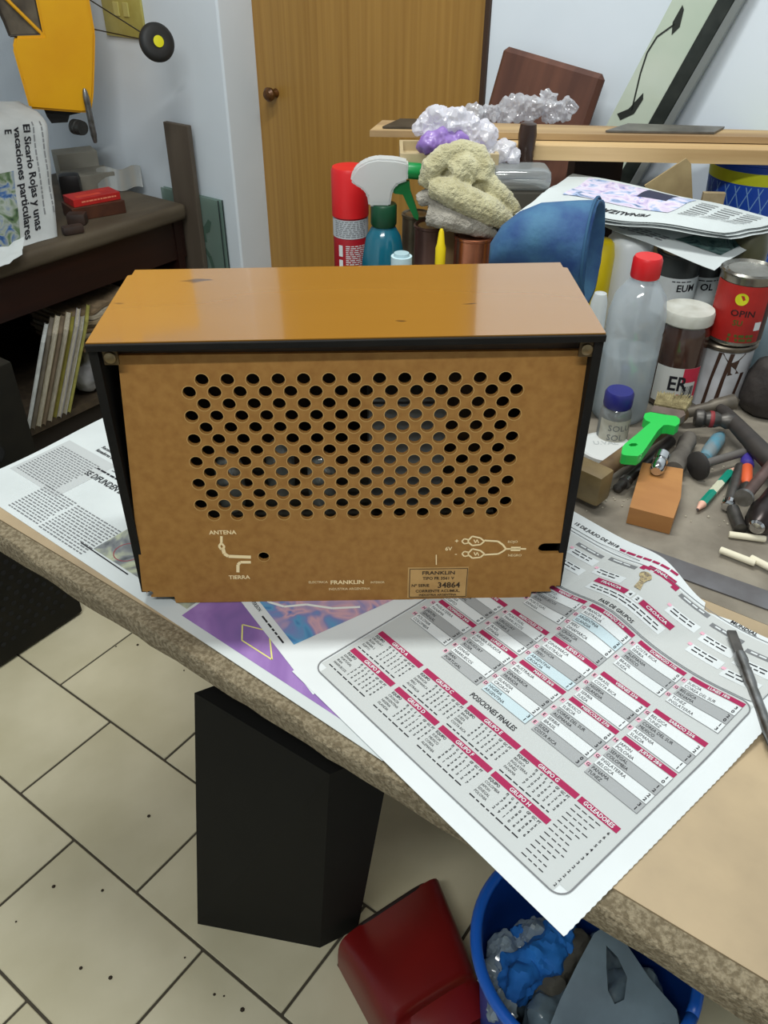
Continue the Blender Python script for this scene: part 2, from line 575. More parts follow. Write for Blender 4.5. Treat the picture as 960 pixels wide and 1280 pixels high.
# @@RADIO
# ------------------------------------------------------------------ the radio, back towards the viewer
RW, RD, HL, HR = 0.44, 0.173, 0.2925, 0.2988
radio = empty('radio', (0, 0, ZB + 0.0016), TH)
tag(radio, 'vintage wooden valve radio seen from its perforated brown back panel', 'radio')
RTOP = bpy.data.materials.new('glossy_brown_top'); RTOP.use_nodes = True
def _rtop():
    nt = RTOP.node_tree; b = nt.nodes['Principled BSDF']
    tc = nt.nodes.new('ShaderNodeTexCoord')
    n = nt.nodes.new('ShaderNodeTexNoise'); n.inputs['Scale'].default_value = 7; n.inputs['Detail'].default_value = 3
    mp = nt.nodes.new('ShaderNodeMapping'); mp.inputs['Scale'].default_value = (0.4, 3, 1)
    nt.links.new(tc.outputs['Object'], mp.inputs[0]); nt.links.new(mp.outputs[0], n.inputs['Vector'])
    cr = nt.nodes.new('ShaderNodeValToRGB')
    cr.color_ramp.elements[0].color = rgb(138, 94, 28); cr.color_ramp.elements[1].color = rgb(146, 101, 33)
    nt.links.new(n.outputs['Fac'], cr.inputs[0])
    # scattered scuffs
    n2 = nt.nodes.new('ShaderNodeTexNoise'); n2.inputs['Scale'].default_value = 26; n2.inputs['Detail'].default_value = 2
    mp2 = nt.nodes.new('ShaderNodeMapping'); mp2.inputs['Scale'].default_value = (0.7, 1.6, 1)
    nt.links.new(tc.outputs['Object'], mp2.inputs[0]); nt.links.new(mp2.outputs[0], n2.inputs['Vector'])
    c2 = nt.nodes.new('ShaderNodeValToRGB'); c2.color_ramp.elements[0].position = 0.69; c2.color_ramp.elements[1].position = 0.715
    nt.links.new(n2.outputs['Fac'], c2.inputs[0])
    mx = nt.nodes.new('ShaderNodeMix'); mx.data_type = 'RGBA'
    nt.links.new(c2.outputs[0], mx.inputs[0]); nt.links.new(cr.outputs[0], mx.inputs[6]); mx.inputs[7].default_value = rgb(70, 42, 18)
    nt.links.new(mx.outputs[2], b.inputs['Base Color'])
    b.inputs['Roughness'].default_value = 0.16
    b.inputs['Specular IOR Level'].default_value = 0.3
    b.inputs['Coat Weight'].default_value = 1.0
    b.inputs['Coat Roughness'].default_value = 0.06
    b.inputs['Coat IOR'].default_value = 1.65
_rtop()
RBLK = mat('cabinet_black', rgb(10, 9, 7), 0.7, 0, rgb(18, 15, 11), 30, spec=0.25)
RINS = mat('cabinet_inside', rgb(70, 50, 28), 0.8, 0, rgb(46, 32, 18), 20)
RBRD = mat('brown_hardboard', rgb(160, 116, 60), 0.65, 0, rgb(142, 99, 47), 110, detail=9, bump=0.03, bscale=300, lo=0.3, hi=0.75, spec=0.25)
TK = 0.008
def slope(x): return HL + (HR - HL) * (x + RW / 2) / RW
# cabinet shell: two sides, floor, front; open at the back where the board sits
for s, H in ((-1, HL), (1, HR)):
    x0, x1 = (-RW / 2, -RW / 2 + TK) if s < 0 else (RW / 2 - TK, RW / 2)
    sd = MB(); zt = H - 0.006
    sd.prism([(0.0, 0.012), (0.0, zt), (RD - 0.004, zt), (RD - 0.004, 0.012)], TK,
             Matrix(((0, 0, 1, x0), (1, 0, 0, 0), (0, 1, 0, 0), (0, 0, 0, 1))))
    sd.build('side_panel', RBLK, radio)
tp = MB()
xo, xi = RW / 2, RW / 2 - 0.004
poly = [(-xo, -0.001), (xo, -0.001), (xo, RD - 0.016), (xi, RD - 0.014), (xi, RD), (-xi, RD), (-xi, RD - 0.014), (-xo, RD - 0.016)]
tp.prism(poly, 0.006)
tp.v = [(x, y, z + slope(x) - 0.006) for x, y, z in tp.v]
tpo = tp.build('top_panel', RTOP, radio)
tb = MB(); tb.box((0, 0.0, 0), (RW + 0.0008, 0.004, 0.0062), bev=0.001)
tb.v = [(x, y - 0.002, z + slope(x) - 0.0042) for x, y, z in tb.v]
tb.build('top_edge_band', RBLK, radio)
MB().box((0, RD / 2 - 0.002, 0.016), (RW - 0.016, RD - 0.01, 0.008)).build('bottom_panel', RBLK, radio)
MB().box((0, RD - 0.008, 0.148), (RW - 0.016, 0.008, 0.262)).build('front_panel', RINS, radio)
for x in (-0.16, 0.16):
    MB().lathe([(0.008, 0), (0.010, 0.002), (0.010, 0.010), (0.008, 0.012)], 16, Matrix.Translation((x, RD - 0.03, 0))).build('foot', RBLK, radio, 40)

# back board: real holes, leaning slightly in at the top
BY0, BY1 = -0.004, 0.014
def brd(x, z, off=0.0):            # board front surface in radio coordinates
    return Vector((x, BY0 + (BY1 - BY0) * z / 0.28 - off, z))
def ring(x, z, r, n=14): return [(x + r * math.cos(2 * math.pi * i / n), z + r * math.sin(2 * math.pi * i / n)) for i in range(n)]
holes = []
for row in range(13):
    f = row / 12
    z = 0.2505 - 0.1420 * f
    if row % 2 == 0:
        xa, xb, cnt = -0.1298 - 0.0045 * f, 0.1405 - 0.0015 * f, 13
    else:
        xa, xb, cnt = -0.1420 - 0.0040 * f, 0.1518, 14
    for i in range(cnt):
        holes.append(ring(xa + (xb - xa) * i / (cnt - 1), z, 0.0061))
holes.append(ring(-0.0893, 0.058, 0.0056))
outer = [(-0.218, 0.0155), (-0.214, 0.0155)]
outer += [(-0.2105 + 0.0035 * math.cos(a), 0.0125 + 0.0035 * math.sin(a)) for a in [R(180 - 30 * i) for i in range(9)]]
outer += [(-0.2105, 0.008), (-0.186, 0.008), (-0.1855, 0.0), (0.188, 0.0), (0.1885, 0.008), (0.2095, 0.008)]
outer += [(0.2105 + 0.0035 * math.cos(a), 0.0125 + 0.0035 * math.sin(a)) for a in [R(240 - 30 * i) for i in range(9)]]
outer += [(0.214, 0.0155), (0.218, 0.0155), (0.2165, 0.0575)]
outer += [(0.196 + 0.0062 * math.cos(a), 0.0637 + 0.0062 * math.sin(a)) for a in [R(270 - 30 * i) for i in range(7)]]
outer += [(0.2164, 0.0699), (0.2125, 0.276), (-0.200, 0.274)]
bd = from_curve(outer, holes, 0.004)
bd.v = [tuple(brd(x, z, -d)) for x, z, d in bd.v]
board = bd.build('back_board', RBRD, radio)
CREAM = mat('cream_print', rgb(244, 220, 168), 0.7)
STAMP = mat('stamp_paper', rgb(190, 150, 92), 0.7, 0, rgb(176, 136, 80), 40)
DINK = mat('stamp_ink', rgb(54, 38, 18), 0.7)
bf = lambda x, z: brd(x, z, 0.0004)
rm = MB()
for hpoly in holes:
    hx_, hz_ = sum(p[0] for p in hpoly) / len(hpoly), sum(p[1] for p in hpoly) / len(hpoly); n_ = len(hpoly)
    vs = [bf(x, z) for x, z in hpoly] + [bf(hx_ + (x - hx_) * 1.13, hz_ + (z - hz_) * 1.13) for x, z in hpoly]
    rm.add(vs, [(i, (i + 1) % n_, n_ + (i + 1) % n_, n_ + i) for i in range(n_)])
rm.build('pale_hole_rims', mat('pale_rim', rgb(184, 146, 88), 0.7, spec=0.2), board, 'print')  # flat paler ring round each hole
bf2 = lambda x, z: brd(x, z, 0.0008)
def rb(u, v):                      # photograph point on the board -> board coordinates
    m = Matrix.Rotation(-TH, 3, 'Z')
    c, dd = m @ (CAM - Vector((0, 0, ZB + 0.0022))), m @ ray(u, v)
    P = c + dd * ((0.003 - c.y) / dd.y)
    return P.x, P.z
cp = MB()
x, z = rb(262, 666); text(cp, 'ANTENA', bf, x, z, 0.0048, True)
x, z = rb(287, 719); text(cp, 'TIERRA', bf, x, z, 0.0048, True)
x, z = rb(413, 725); text(cp, 'FRANKLIN', bf, x, z, 0.0050, True, wide=1.08)
x, z = rb(386, 724); text(cp, 'ELECTRICA', bf, x, z, 0.003, wide=0.95)
x, z = rb(463, 724); text(cp, 'INTERIOR', bf, x, z, 0.0028, wide=0.85)
x, z = rb(411, 732); text(cp, 'INDUSTRIA ARGENTINA', bf, x, z, 0.003, wide=0.95)
x, z = rb(556, 685); text(cp, '6V', bf, x, z, 0.0045, True)
x, z = rb(568, 676); text(cp, '+', bf, x, z, 0.005, True)
x, z = rb(568, 691); text(cp, '-', bf, x, z, 0.005, True)
x, z = rb(634, 676); text(cp, 'ROJO', bf, x, z, 0.003)
x, z = rb(634, 692); text(cp, 'NEGRO', bf, x, z, 0.003)
cl = lambda pts, w: cp.line(bf, [rb(*p) for p in pts], w * 1.25)
cl([(277, 668), (277, 676)], 0.002)
cl([(277, 676), (274, 680), (277, 684), (281, 681), (278, 677)], 0.0018)
cl([(279, 683), (281, 689), (286, 692), (314, 693)], 0.0030)
cl([(314, 699), (301, 699), (298, 702), (298, 711)], 0.0026)
for yy in (674, 689):
    cl([(577, yy), (580, yy - 3), (585, yy - 2), (585, yy + 2), (580, yy + 3), (577, yy)], 0.0012)
    cl([(585, yy - 1), (590, yy - 6), (600, yy - 4), (605, yy), (600, yy + 4), (590, yy + 5), (585, yy + 1)], 0.0014)
    cl([(592, yy - 2), (594, yy + 2), (596, yy - 2), (598, yy + 2)], 0.0008)
cl([(605, 673), (622, 674), (628, 678), (632, 683), (657, 683)], 0.0016)
cl([(605, 690), (622, 689), (628, 686), (632, 683)], 0.0016)
cl([(638, 683), (650, 683)], 0.0042)
cl([(545, 690), (545, 702)], 0.0008)
cp.build('printed_lettering', CREAM, board, 'print')
sx0, sz0 = rb(511, 740); sx1, sz1 = rb(584, 706)
MB().rect(bf, sx0 - 0.002, sz0 - 0.001, sx1 + 0.001, sz1 + 0.002).build('serial_label', STAMP, board, 'print')
sp = MB(); w_, h_ = sx1 - sx0, sz1 - sz0
sp.line(bf2, [(sx0, sz0), (sx1, sz0), (sx1, sz1), (sx0, sz1), (sx0, sz0)], 0.0007)
cxm = (sx0 + sx1) / 2
text(sp, 'FRANKLIN', bf2, cxm, sz0 + h_ * 0.80, 0.0046, True, 'C', 1.15)
text(sp, 'TIPO FR 3561 V', bf2, cxm, sz0 + h_ * 0.62, 0.0037, True, 'C', 0.95)
text(sp, 'Nº SERIE', bf2, sx0 + 0.002, sz0 + h_ * 0.37, 0.0036, True)
text(sp, '34864', bf2, sx0 + w_ * 0.49, sz0 + h_ * 0.33, 0.0072, True, wide=0.95)
text(sp, 'CORRIENTE ACUMUL.', bf2, cxm, sz0 + h_ * 0.17, 0.0034, True, 'C', 1.0)
text(sp, 'INDUSTRIA ARGENTINA', bf2, cxm, sz0 + h_ * 0.04, 0.0026, True, 'C', 1.0)
sp.build('label_lettering', DINK, board, 'print')
# upper rail behind the lip, corner brackets with screws
rl = MB(); rl.box((0, 0, 0), (0.424, 0.006, 0.016)); rl.v = [(x, y + 0.021, z + slope(x) - 0.016) for x, y, z in rl.v]
rl.build('top_rail', RINS, radio)
for x, z in ((-0.2025, HL - 0.0145), (0.2065, HR - 0.016)):
    br = MB(); br.box((x, 0.003, z), (0.013, 0.003, 0.015), bev=0.001)
    bo = br.build('bracket', M_('old_brass', rgb(66, 52, 32), 0.4, 0.6, rgb(96, 78, 48), 90), radio)
    MB().lathe([(0.0055, 0), (0.005, 0.002), (0.003, 0.003), (0, 0.003)], 16, frame((x, 0.0015, z), (0, -1, 0), (1, 0, 0))).build('screw', M_('screw_brass', rgb(120, 104, 76), 0.3, 0.8), bo, 40)
# inside: chassis, transformer, valves, loudspeaker, tuning capacitor
MB().box((-0.02, 0.085, 0.052), (0.34, 0.10, 0.05), bev=0.002).build('chassis', M_('chassis_grey', rgb(120, 118, 108), 0.4, 0.6, rgb(88, 84, 74), 30), radio)
MB().box((0.055, 0.07, 0.150), (0.075, 0.07, 0.12), bev=0.004).build('transformer', M_('transformer_grey', rgb(128, 132, 130), 0.5, 0.3, rgb(100, 102, 100), 30), radio)
VG = clear('valve_glass', (0.8, 0.85, 0.8, 1), 0.6, 0.05, 0.2)
for x, y in ((-0.125, 0.06), (-0.075, 0.085), (-0.03, 0.06)):
    vv = MB().lathe([(0.012, 0), (0.013, 0.004), (0.015, 0.02), (0.015, 0.05), (0.010, 0.062), (0.002, 0.068), (0.0, 0.068)], 16, Matrix.Translation((x, y, 0.078))).build('valve', VG, radio, 50)
    MB().lathe([(0.006, 0.012), (0.008, 0.012), (0.008, 0.045), (0.0, 0.046)], 12, Matrix.Translation((x, y, 0.078))).build('anode', M_('anode_grey', rgb(190, 190, 186), 0.25, 0.9), vv, 40)
MB().lathe([(0.030, 0), (0.045, 0.004), (0.09, 0.045), (0.095, 0.048), (0.095, 0.052), (0.0, 0.052)], 28, frame((0.115, 0.105, 0.165), (0, 1, 0), (1, 0, 0))).build('loudspeaker', M_('speaker_frame', rgb(96, 70, 44), 0.6, 0.2, rgb(70, 50, 30), 20), radio, 40)
# @@PAPER
# ------------------------------------------------------------------ newspapers on the bench
def photo(name, cols, scale=14, detail=3, dist=1.5, seed=0.0):
    m = bpy.data.materials.new(name); m.use_nodes = True; nt = m.node_tree; b = nt.nodes['Principled BSDF']
    b.inputs['Roughness'].default_value = 0.75; b.inputs['Specular IOR Level'].default_value = 0.2
    tc = nt.nodes.new('ShaderNodeTexCoord'); mp = nt.nodes.new('ShaderNodeMapping'); mp.inputs['Location'].default_value = (seed, seed * 0.7, 0)
    n = nt.nodes.new('ShaderNodeTexNoise'); n.inputs['Scale'].default_value = scale; n.inputs['Detail'].default_value = detail; n.inputs['Distortion'].default_value = dist
    nt.links.new(tc.outputs['Object'], mp.inputs[0]); nt.links.new(mp.outputs[0], n.inputs['Vector'])
    cr = nt.nodes.new('ShaderNodeValToRGB'); e = cr.color_ramp.elements
    e[0].position = 0.28; e[1].position = 0.72
    for i in range(len(cols) - 2): e.new(0.28 + 0.44 * (i + 1) / (len(cols) - 1))
    for q, c in zip(sorted(e, key=lambda k: k.position), cols): q.color = rgb(*c)
    nt.links.new(n.outputs['Fac'], cr.inputs[0]); nt.links.new(cr.outputs[0], b.inputs['Base Color'])
    return m

def sm(a, b, x):
    t = max(0, min(1, (x - a) / (b - a))); return t * t * (3 - 2 * t)

# -- under-most sheet, text and purple photograph
A1 = R(-2.4); O1 = Vector((-0.527, -0.120, ZB + 0.0004)); U1 = Vector((math.cos(A1), math.sin(A1), 0)); V1 = Vector((-U1.y, U1.x, 0))
def s1(u, v): return O1 + U1 * u + V1 * v + Vector((0, 0, 0.0001))
def i1(px, py): q = atz(px, py, ZB + 0.001) - O1; return q.dot(U1), q.dot(V1)
n1 = MB().sheet(lambda a, b: s1(0.674 * a - 0.0 + 0.004 * math.sin(b * 9) * (1 - a), 0.42 * b), 40, 24)
np1 = n1.build('newspaper', PAPER); tag(np1, 'open newspaper with a purple photo, underneath the others at the bench front edge', 'newspaper', 'newspapers spread on the bench')
def onto(fn, off): return lambda x, y: fn(x, y) + Vector((0, 0, off))
k1, g1, h1, kg = MB(), MB(), MB(), MB()
f1a, f1b = onto(s1, 0.0002), onto(s1, 0.0004)
ux, vx = i1(0, 600)
g1.rect(f1a, 0.012, 0.055, 0.115, 0.145)
dashes(kg, f1b, 0.018, 0.060, 0.100, 0.130, 0.0042, 0.0016, 0.003, 0.008)
text(k1, 'Recomiendan a los', f1b, 0.062, 0.160, 0.006, True, wide=0.8); text(k1, 'fumadores donar', f1b, 0.062, 0.151, 0.006, True, wide=0.8)
dashes(kg, f1b, 0.120, 0.135, 0.30, 0.215, 0.0042, 0.0016, 0.003, 0.008)
hx, hy = i1(108, 590)
text(k1, 'SE DIFUNDEN LOS', f1b, hx, hy - 0.004, 0.010, True, wide=0.75); dashes(k1, f1b, hx + 0.003, hy + 0.012, hx + 0.09, hy + 0.016, 0.006, 0.003)
x0, y0 = i1(28, 622); 
dashes(kg, f1b, x0, y0 - 0.018, x0 + 0.062, y0 + 0.035, 0.0044, 0.0017, 0.003, 0.008)
x0, y0 = i1(66, 648)
dashes(kg, f1b, x0, y0 - 0.018, x0 + 0.085, y0 + 0.035, 0.0044, 0.0017, 0.003, 0.008)
xa, ya = i1(101, 678); xb, yb = i1(160, 718)
k1.line(f1b, [(xa, ya), (xb, yb)], 0.0016)
pa = i1(135, 675); MB().rect(f1a, pa[0], pa[1] - 0.02, pa[0] + 0.16, pa[1] + 0.055).build('printed_photo', photo('photo_grey_green', [(70, 74, 78), (120, 124, 126), (170, 176, 150), (96, 98, 104)], 22), np1, 'print')
hc = i1(160, 690); h1.line(f1b, [(hc[0] + 0.016 * math.cos(a), hc[1] + 0.016 * math.sin(a)) for a in [R(20 * i) for i in range(5, 19)]], 0.0012)
# purple picture near the bench edge
pu = i1(262, 768); pw = i1(412, 897)
pur = MB()
pur.rect(f1a, i1(240, 760)[0], pw[1] + 0.005, pw[0] + 0.02, pw[1] + 0.10)
pur.build('printed_photo', photo('photo_purple', [(120, 84, 156), (150, 118, 176), (132, 100, 160), (104, 86, 140)], 9), np1, 'print')
k1.build('headline', INK, np1, 'print'); kg.build('printed_text', M_('ink_text', rgb(112, 114, 116), 0.8, spec=0.1), np1, 'print'); g1.build('grey_text_box', INKL, np1, 'print'); h1.build('red_circle', M_('ink_maroon', rgb(140, 60, 70), 0.8), np1, 'print')
yl = MB(); c = i1(322, 800); yl.line(f1b, [(c[0] - 0.028, c[1] + 0.006), (c[0] + 0.0, c[1] + 0.016), (c[0] + 0.030, c[1] - 0.010), (c[0] - 0.012, c[1] - 0.010), (c[0] - 0.028, c[1] + 0.006)], 0.0014)
yl.build('printed_outline', M_('ink_yellow', rgb(214, 210, 120), 0.8), np1, 'print')

# -- the fixture page
A2 = R(-13.41); O2 = Vector((0.017, -0.117, ZB + 0.0018)); U2 = Vector((math.cos(A2), math.sin(A2), 0)); V2 = Vector((-U2.y, U2.x, 0))
def s2(u, v):
    h = sm(0.20, 0.29, v) * (0.0125 * math.exp(-((u - 0.150) / 0.042) ** 2) + 0.009 * math.exp(-((u - 0.315) / 0.04) ** 2))
    return O2 + U2 * u + V2 * v + Vector((0, 0, h))
def i2(px, py): q = atz(px, py, ZB + 0.002) - O2; return q.dot(U2), q.dot(V2)
def edge2(a, b):
    u = 0.331 * a
    top = 0.412 - 0.026 * sm(0.10, 0.205, u)
    if u > 0.208: top = 0.374 + 0.012 * min(1, (u - 0.208) / 0.03)
    v = top * b
    if a > 0.999: u += 0.0003 * (1 if int(b * 120) % 2 else -1)
    return s2(u, v)
n2 = MB().sheet(edge2, 60, 120)
np2 = n2.build('newspaper', PAPERW); tag(np2, 'newspaper page printed with football fixture tables in crimson and grey', 'newspaper', 'newspapers spread on the bench')
a2, b2, c2, d2 = onto(s2, 0.0003), onto(s2, 0.0006), onto(s2, 0.0009), onto(s2, 0.0012)
pan, pan2, gr, wh, red, ink, pk, gh, ln, blu, wt = (MB() for _ in range(11))
pan.rect(a2, 0.010, 0.028, 0.312, 0.288); pan.rect(a2, 0.018, 0.020, 0.304, 0.028)
pan2.rect(a2, 0.010, 0.291, 0.312, 0.376)
def outline(x0, y0, x1, y1, r=0.012):
    pts = []
    for (cx, cy, s) in ((x0 + r, y0 + r, 180), (x1 - r, y0 + r, 270), (x1 - r, y1 - r, 0), (x0 + r, y1 - r, 90)):
        pts += [(cx + r * math.cos(R(s + 15 * i)), cy + r * math.sin(R(s + 15 * i))) for i in range(7)]
    return pts + pts[:1]
ln.line(b2, outline(0.008, 0.019, 0.313, 0.2885), 0.0014)
ln.line(b2, outline(0.008, 0.2905, 0.313, 0.379), 0.0009)
TEAMS = {'A': ['URUGUAY', 'RUSIA', 'ARABIA S.', 'EGIPTO'], 'B': ['ESPAÑA', 'PORTUGAL', 'IRAN', 'MARRUECOS'], 'C': ['FRANCIA', 'DINAMARCA', 'PERU', 'AUSTRALIA'],
         'D': ['CROACIA', 'ARGENTINA', 'NIGERIA', 'ISLANDIA'], 'E': ['BRASIL', 'SUIZA', 'SERBIA', 'COSTA RICA'], 'F': ['SUECIA', 'MEXICO', 'COREA', 'ALEMANIA'],
         'G': ['BELGICA', 'INGLATERRA', 'TUNEZ', 'PANAMA'], 'H': ['COLOMBIA', 'JAPON', 'SENEGAL', 'POLONIA']}
for (x0, x1), pair in zip(((0.015, 0.076), (0.081, 0.136), (0.140, 0.201), (0.204, 0.265)), ('AB', 'CD', 'EF', 'GH')):
    for gname, yt in zip(pair, (0.101, 0.065)):
        red.rect(b2, x0, yt - 0.0065, x1, yt)
        text(wt, 'GRUPO ' + gname, c2, (x0 + x1) / 2, yt - 0.0052, 0.0040, True, 'C', 0.9)
        text(ink, 'EQUIPO', b2, x0 + 0.001, yt - 0.0105, 0.0030, True, wide=0.8)
        for c, hd in enumerate(('PJ', 'G', 'E', 'P', 'GF', 'GC', 'PT')):
            text(ink, hd, b2, x0 + 0.021 + c * 0.0055, yt - 0.0105, 0.0026, True, wide=0.8)
        for r, tm in enumerate(TEAMS[gname]):
            y = yt - 0.0150 - r * 0.0043
            text(ink, tm, b2, x0 + 0.001, y, 0.0028, wide=0.8)
            for c in range(7): text(ink, str(random.randint(0, 9)), b2, x0 + 0.022 + c * 0.0055, y, 0.0028, True)
        dashes(ink, b2, x0 + 0.001, yt - 0.0345, x1 - 0.006, yt - 0.0318, 0.004, 0.0012, 0.003, 0.008)
red.rect(b2, 0.267, 0.0945, 0.306, 0.101); text(wt, 'GOLEADORES', c2, 0.2865, 0.0958, 0.0042, True, 'C', 0.8)
for r in range(13):
    w = random.uniform(0.020, 0.027)
    dashes(ink, b2, 0.268, 0.0905 - r * 0.0054, 0.268 + w, 0.0908 - r * 0.0054, 0.01, 0.0009, 0.003, 0.006)
    text(ink, str(max(2, 6 - r // 2)), b2, 0.301, 0.0885 - r * 0.0054, 0.003, True)
text(ink, 'POSICIONES FINALES', b2, 0.131, 0.1075, 0.0058, True, wide=0.72)
text(ink, 'FASE DE GRUPOS', b2, 0.134, 0.2935, 0.0052, True, wide=0.75)
B = {(1, 2): ('DOMINGO 24/6', [('G', 'INGLATERRA', 'PANAMA'), ('H', 'JAPON', 'SENEGAL'), ('H', 'POLONIA', 'COLOMBIA')]),
     (1, 1): ('MARTES 19/6', [('H', 'COLOMBIA', 'JAPON'), ('H', 'POLONIA', 'SENEGAL'), ('A', 'RUSIA', 'EGIPTO')]),
     (2, 1): ('MIERCOLES 20/6', [('B', 'PORTUGAL', 'MARRUECOS'), ('A', 'URUGUAY', 'ARABIA S.'), ('B', 'IRAN', 'ESPAÑA')]),
     (2, 2): ('LUNES 25/6', [('A', 'ARABIA SAUDITA', 'EGIPTO'), ('A', 'URUGUAY', 'RUSIA'), ('B', 'ESPAÑA', 'MARRUECOS'), ('B', 'IRAN', 'PORTUGAL')]),
     (2, 0): ('VIERNES 15/6', [('A', 'EGIPTO', 'URUGUAY'), ('B', 'MARRUECOS', 'IRAN'), ('B', 'PORTUGAL', 'ESPAÑA')]),
     (3, 0): ('SABADO 16/6', [('C', 'FRANCIA', 'AUSTRALIA'), ('D', 'ARGENTINA', 'ISLANDIA'), ('C', 'PERU', 'DINAMARCA'), ('D', 'CROACIA', 'NIGERIA')]),
     (3, 1): ('JUEVES 21/6', [('C', 'DINAMARCA', 'AUSTRALIA'), ('C', 'FRANCIA', 'PERU'), ('D', 'ARGENTINA', 'CROACIA')]),
     (3, 2): ('MARTES 26/6', [('C', 'AUSTRALIA', 'PERU'), ('C', 'DINAMARCA', 'FRANCIA'), ('D', 'ISLANDIA', 'CROACIA'), ('D', 'NIGERIA', 'ARGENTINA')]),
     (4, 0): ('DOMINGO 17/6', [('E', 'COSTA RICA', 'SERBIA'), ('F', 'ALEMANIA', 'MEXICO'), ('E', 'BRASIL', 'SUIZA')]),
     (4, 1): ('VIERNES 22/6', [('E', 'BRASIL', 'COSTA RICA'), ('D', 'NIGERIA', 'ISLANDIA'), ('E', 'SERBIA', 'SUIZA')]),
     (4, 2): ('MIERCOLES 27/6', [('F', 'MEXICO', 'SUECIA'), ('F', 'COREA DEL SUR', 'ALEMANIA'), ('E', 'SERBIA', 'BRASIL'), ('E', 'SUIZA', 'COSTA RICA')]),
     (5, 0): ('LUNES 18/6', [('F', 'SUECIA', 'COREA DEL SUR'), ('G', 'BELGICA', 'PANAMA'), ('G', 'TUNEZ', 'INGLATERRA')]),
     (5, 1): ('SABADO 23/6', [('G', 'BELGICA', 'TUNEZ'), ('F', 'COREA DEL SUR', 'MEXICO'), ('F', 'ALEMANIA', 'SUECIA')]),
     (5, 2): ('JUEVES 28/6', [('H', 'JAPON', 'POLONIA'), ('H', 'SENEGAL', 'COLOMBIA'), ('G', 'INGLATERRA', 'BELGICA'), ('G', 'PANAMA', 'TUNEZ')])}
CX = {1: (0.016, 0.071), 2: (0.075, 0.127), 3: (0.129, 0.187), 4: (0.190, 0.247), 5: (0.249, 0.306)}
YT = {0: 0.2855, 1: 0.2265, 2: 0.1795}
for (c, r), (hd, ms) in B.items():
    x0, x1 = CX[c]; y = YT[r]
    red.rect(b2, x0 + 0.004, y - 0.0058, x1, y); text(wt, hd, c2, (x0 + x1) / 2 + 0.004, y - 0.0047, 0.0036, True, 'C', 0.85)
    y -= 0.0068
    for q, (gp, t1_, t2_) in enumerate(ms):
        hi = 'ARGENTINA' in (t1_, t2_)
        (blu if hi else gr if q % 2 else wh).rect(b2, x0 + 0.004, y - 0.0122, x1, y)
        pk.rect(b2, x0 - 0.001, y - 0.006, x0 + 0.0032, y - 0.001); text(ink, gp, c2, x0 - 0.0002, y - 0.0052, 0.0034, True)
        text(ink, t1_, c2, x0 + 0.0055, y - 0.0052, 0.0037, wide=0.82); text(ink, t2_, c2, x0 + 0.0055, y - 0.0106, 0.0037, wide=0.82)
        text(ink, str(random.randint(0, 3)), c2, x1 - 0.005, y - 0.0052, 0.0038, True); text(ink, str(random.randint(0, 3)), c2, x1 - 0.005, y - 0.0106, 0.0038, True)
        ln.line(c2, [(x0 + 0.004, y - 0.0125), (x1, y - 0.0125), (x1, y)], 0.0005)
        y -= 0.0129
# upper panel: knock-out rounds, ribbon, cup
for (a, b) in (((0.052, 0.368), 0.036), ((0.094, 0.372), 0.034), ((0.182, 0.374), 0.036), ((0.225, 0.366), 0.036), ((0.268, 0.358), 0.036)):
    gh.rect(b2, a[0], a[1] - 0.0065, a[0] + b, a[1]); dashes(wt, c2, a[0] + 0.005, a[1] - 0.003, a[0] + b - 0.006, a[1] - 0.002, 0.01, 0.0022, 0.006, 0.012)
for x, y in ((0.054, 0.350), (0.054, 0.326), (0.096, 0.340), (0.185, 0.345), (0.228, 0.340), (0.228, 0.318), (0.268, 0.335), (0.268, 0.312)):
    wh.rect(b2, x, y - 0.007, x + 0.036, y + 0.006); pk.rect(c2, x - 0.003, y + 0.002, x + 0.001, y + 0.006)
    dashes(ink, c2, x + 0.004, y - 0.004, x + 0.030, y + 0.004, 0.005, 0.0016, 0.004, 0.01)
red.rect(b2, 0.136, 0.374, 0.170, 0.383); text(wt, 'FINAL', c2, 0.153, 0.3765, 0.0044, True, 'C'); red.rect(b2, 0.130, 0.371, 0.136, 0.379); red.rect(b2, 0.170, 0.370, 0.177, 0.378)
red.rect(b2, 0.108, 0.321, 0.146, 0.330); text(wt, 'FRANCIA', c2, 0.127, 0.3236, 0.0042, True, 'C'); red.rect(b2, 0.164, 0.321, 0.204, 0.330); text(wt, 'CROACIA', c2, 0.184, 0.3236, 0.0042, True, 'C')
wh.rect(b2, 0.147, 0.320, 0.154, 0.331); wh.rect(b2, 0.156, 0.320, 0.163, 0.331); text(ink, '4', c2, 0.149, 0.323, 0.005, True); text(ink, '2', c2, 0.158, 0.323, 0.005, True)
wh.rect(b2, 0.108, 0.306, 0.200, 0.319); dashes(ink, c2, 0.112, 0.309, 0.196, 0.316, 0.005, 0.0015, 0.004, 0.01)
text(ink, '15 DE JULIO DE 2018 -', b2, 0.025, 0.3915, 0.0055, True, wide=0.9)
rt = MB(); dashes(rt, b2, 0.092, 0.3895, 0.165, 0.3935, 0.01, 0.004, 0.006, 0.012); dashes(ink, b2, 0.012, 0.383, 0.122, 0.3845, 0.01, 0.0007, 0.1, 0.12)
rt.build('printed_red_line', INKR, np2, 'print')
text(ink, 'MUNDIAL', b2, 0.236, 0.3805, 0.0052, True, wide=0.9); text(ink, 'ABRIL', b2, 0.285, 0.3805, 0.0060, True)
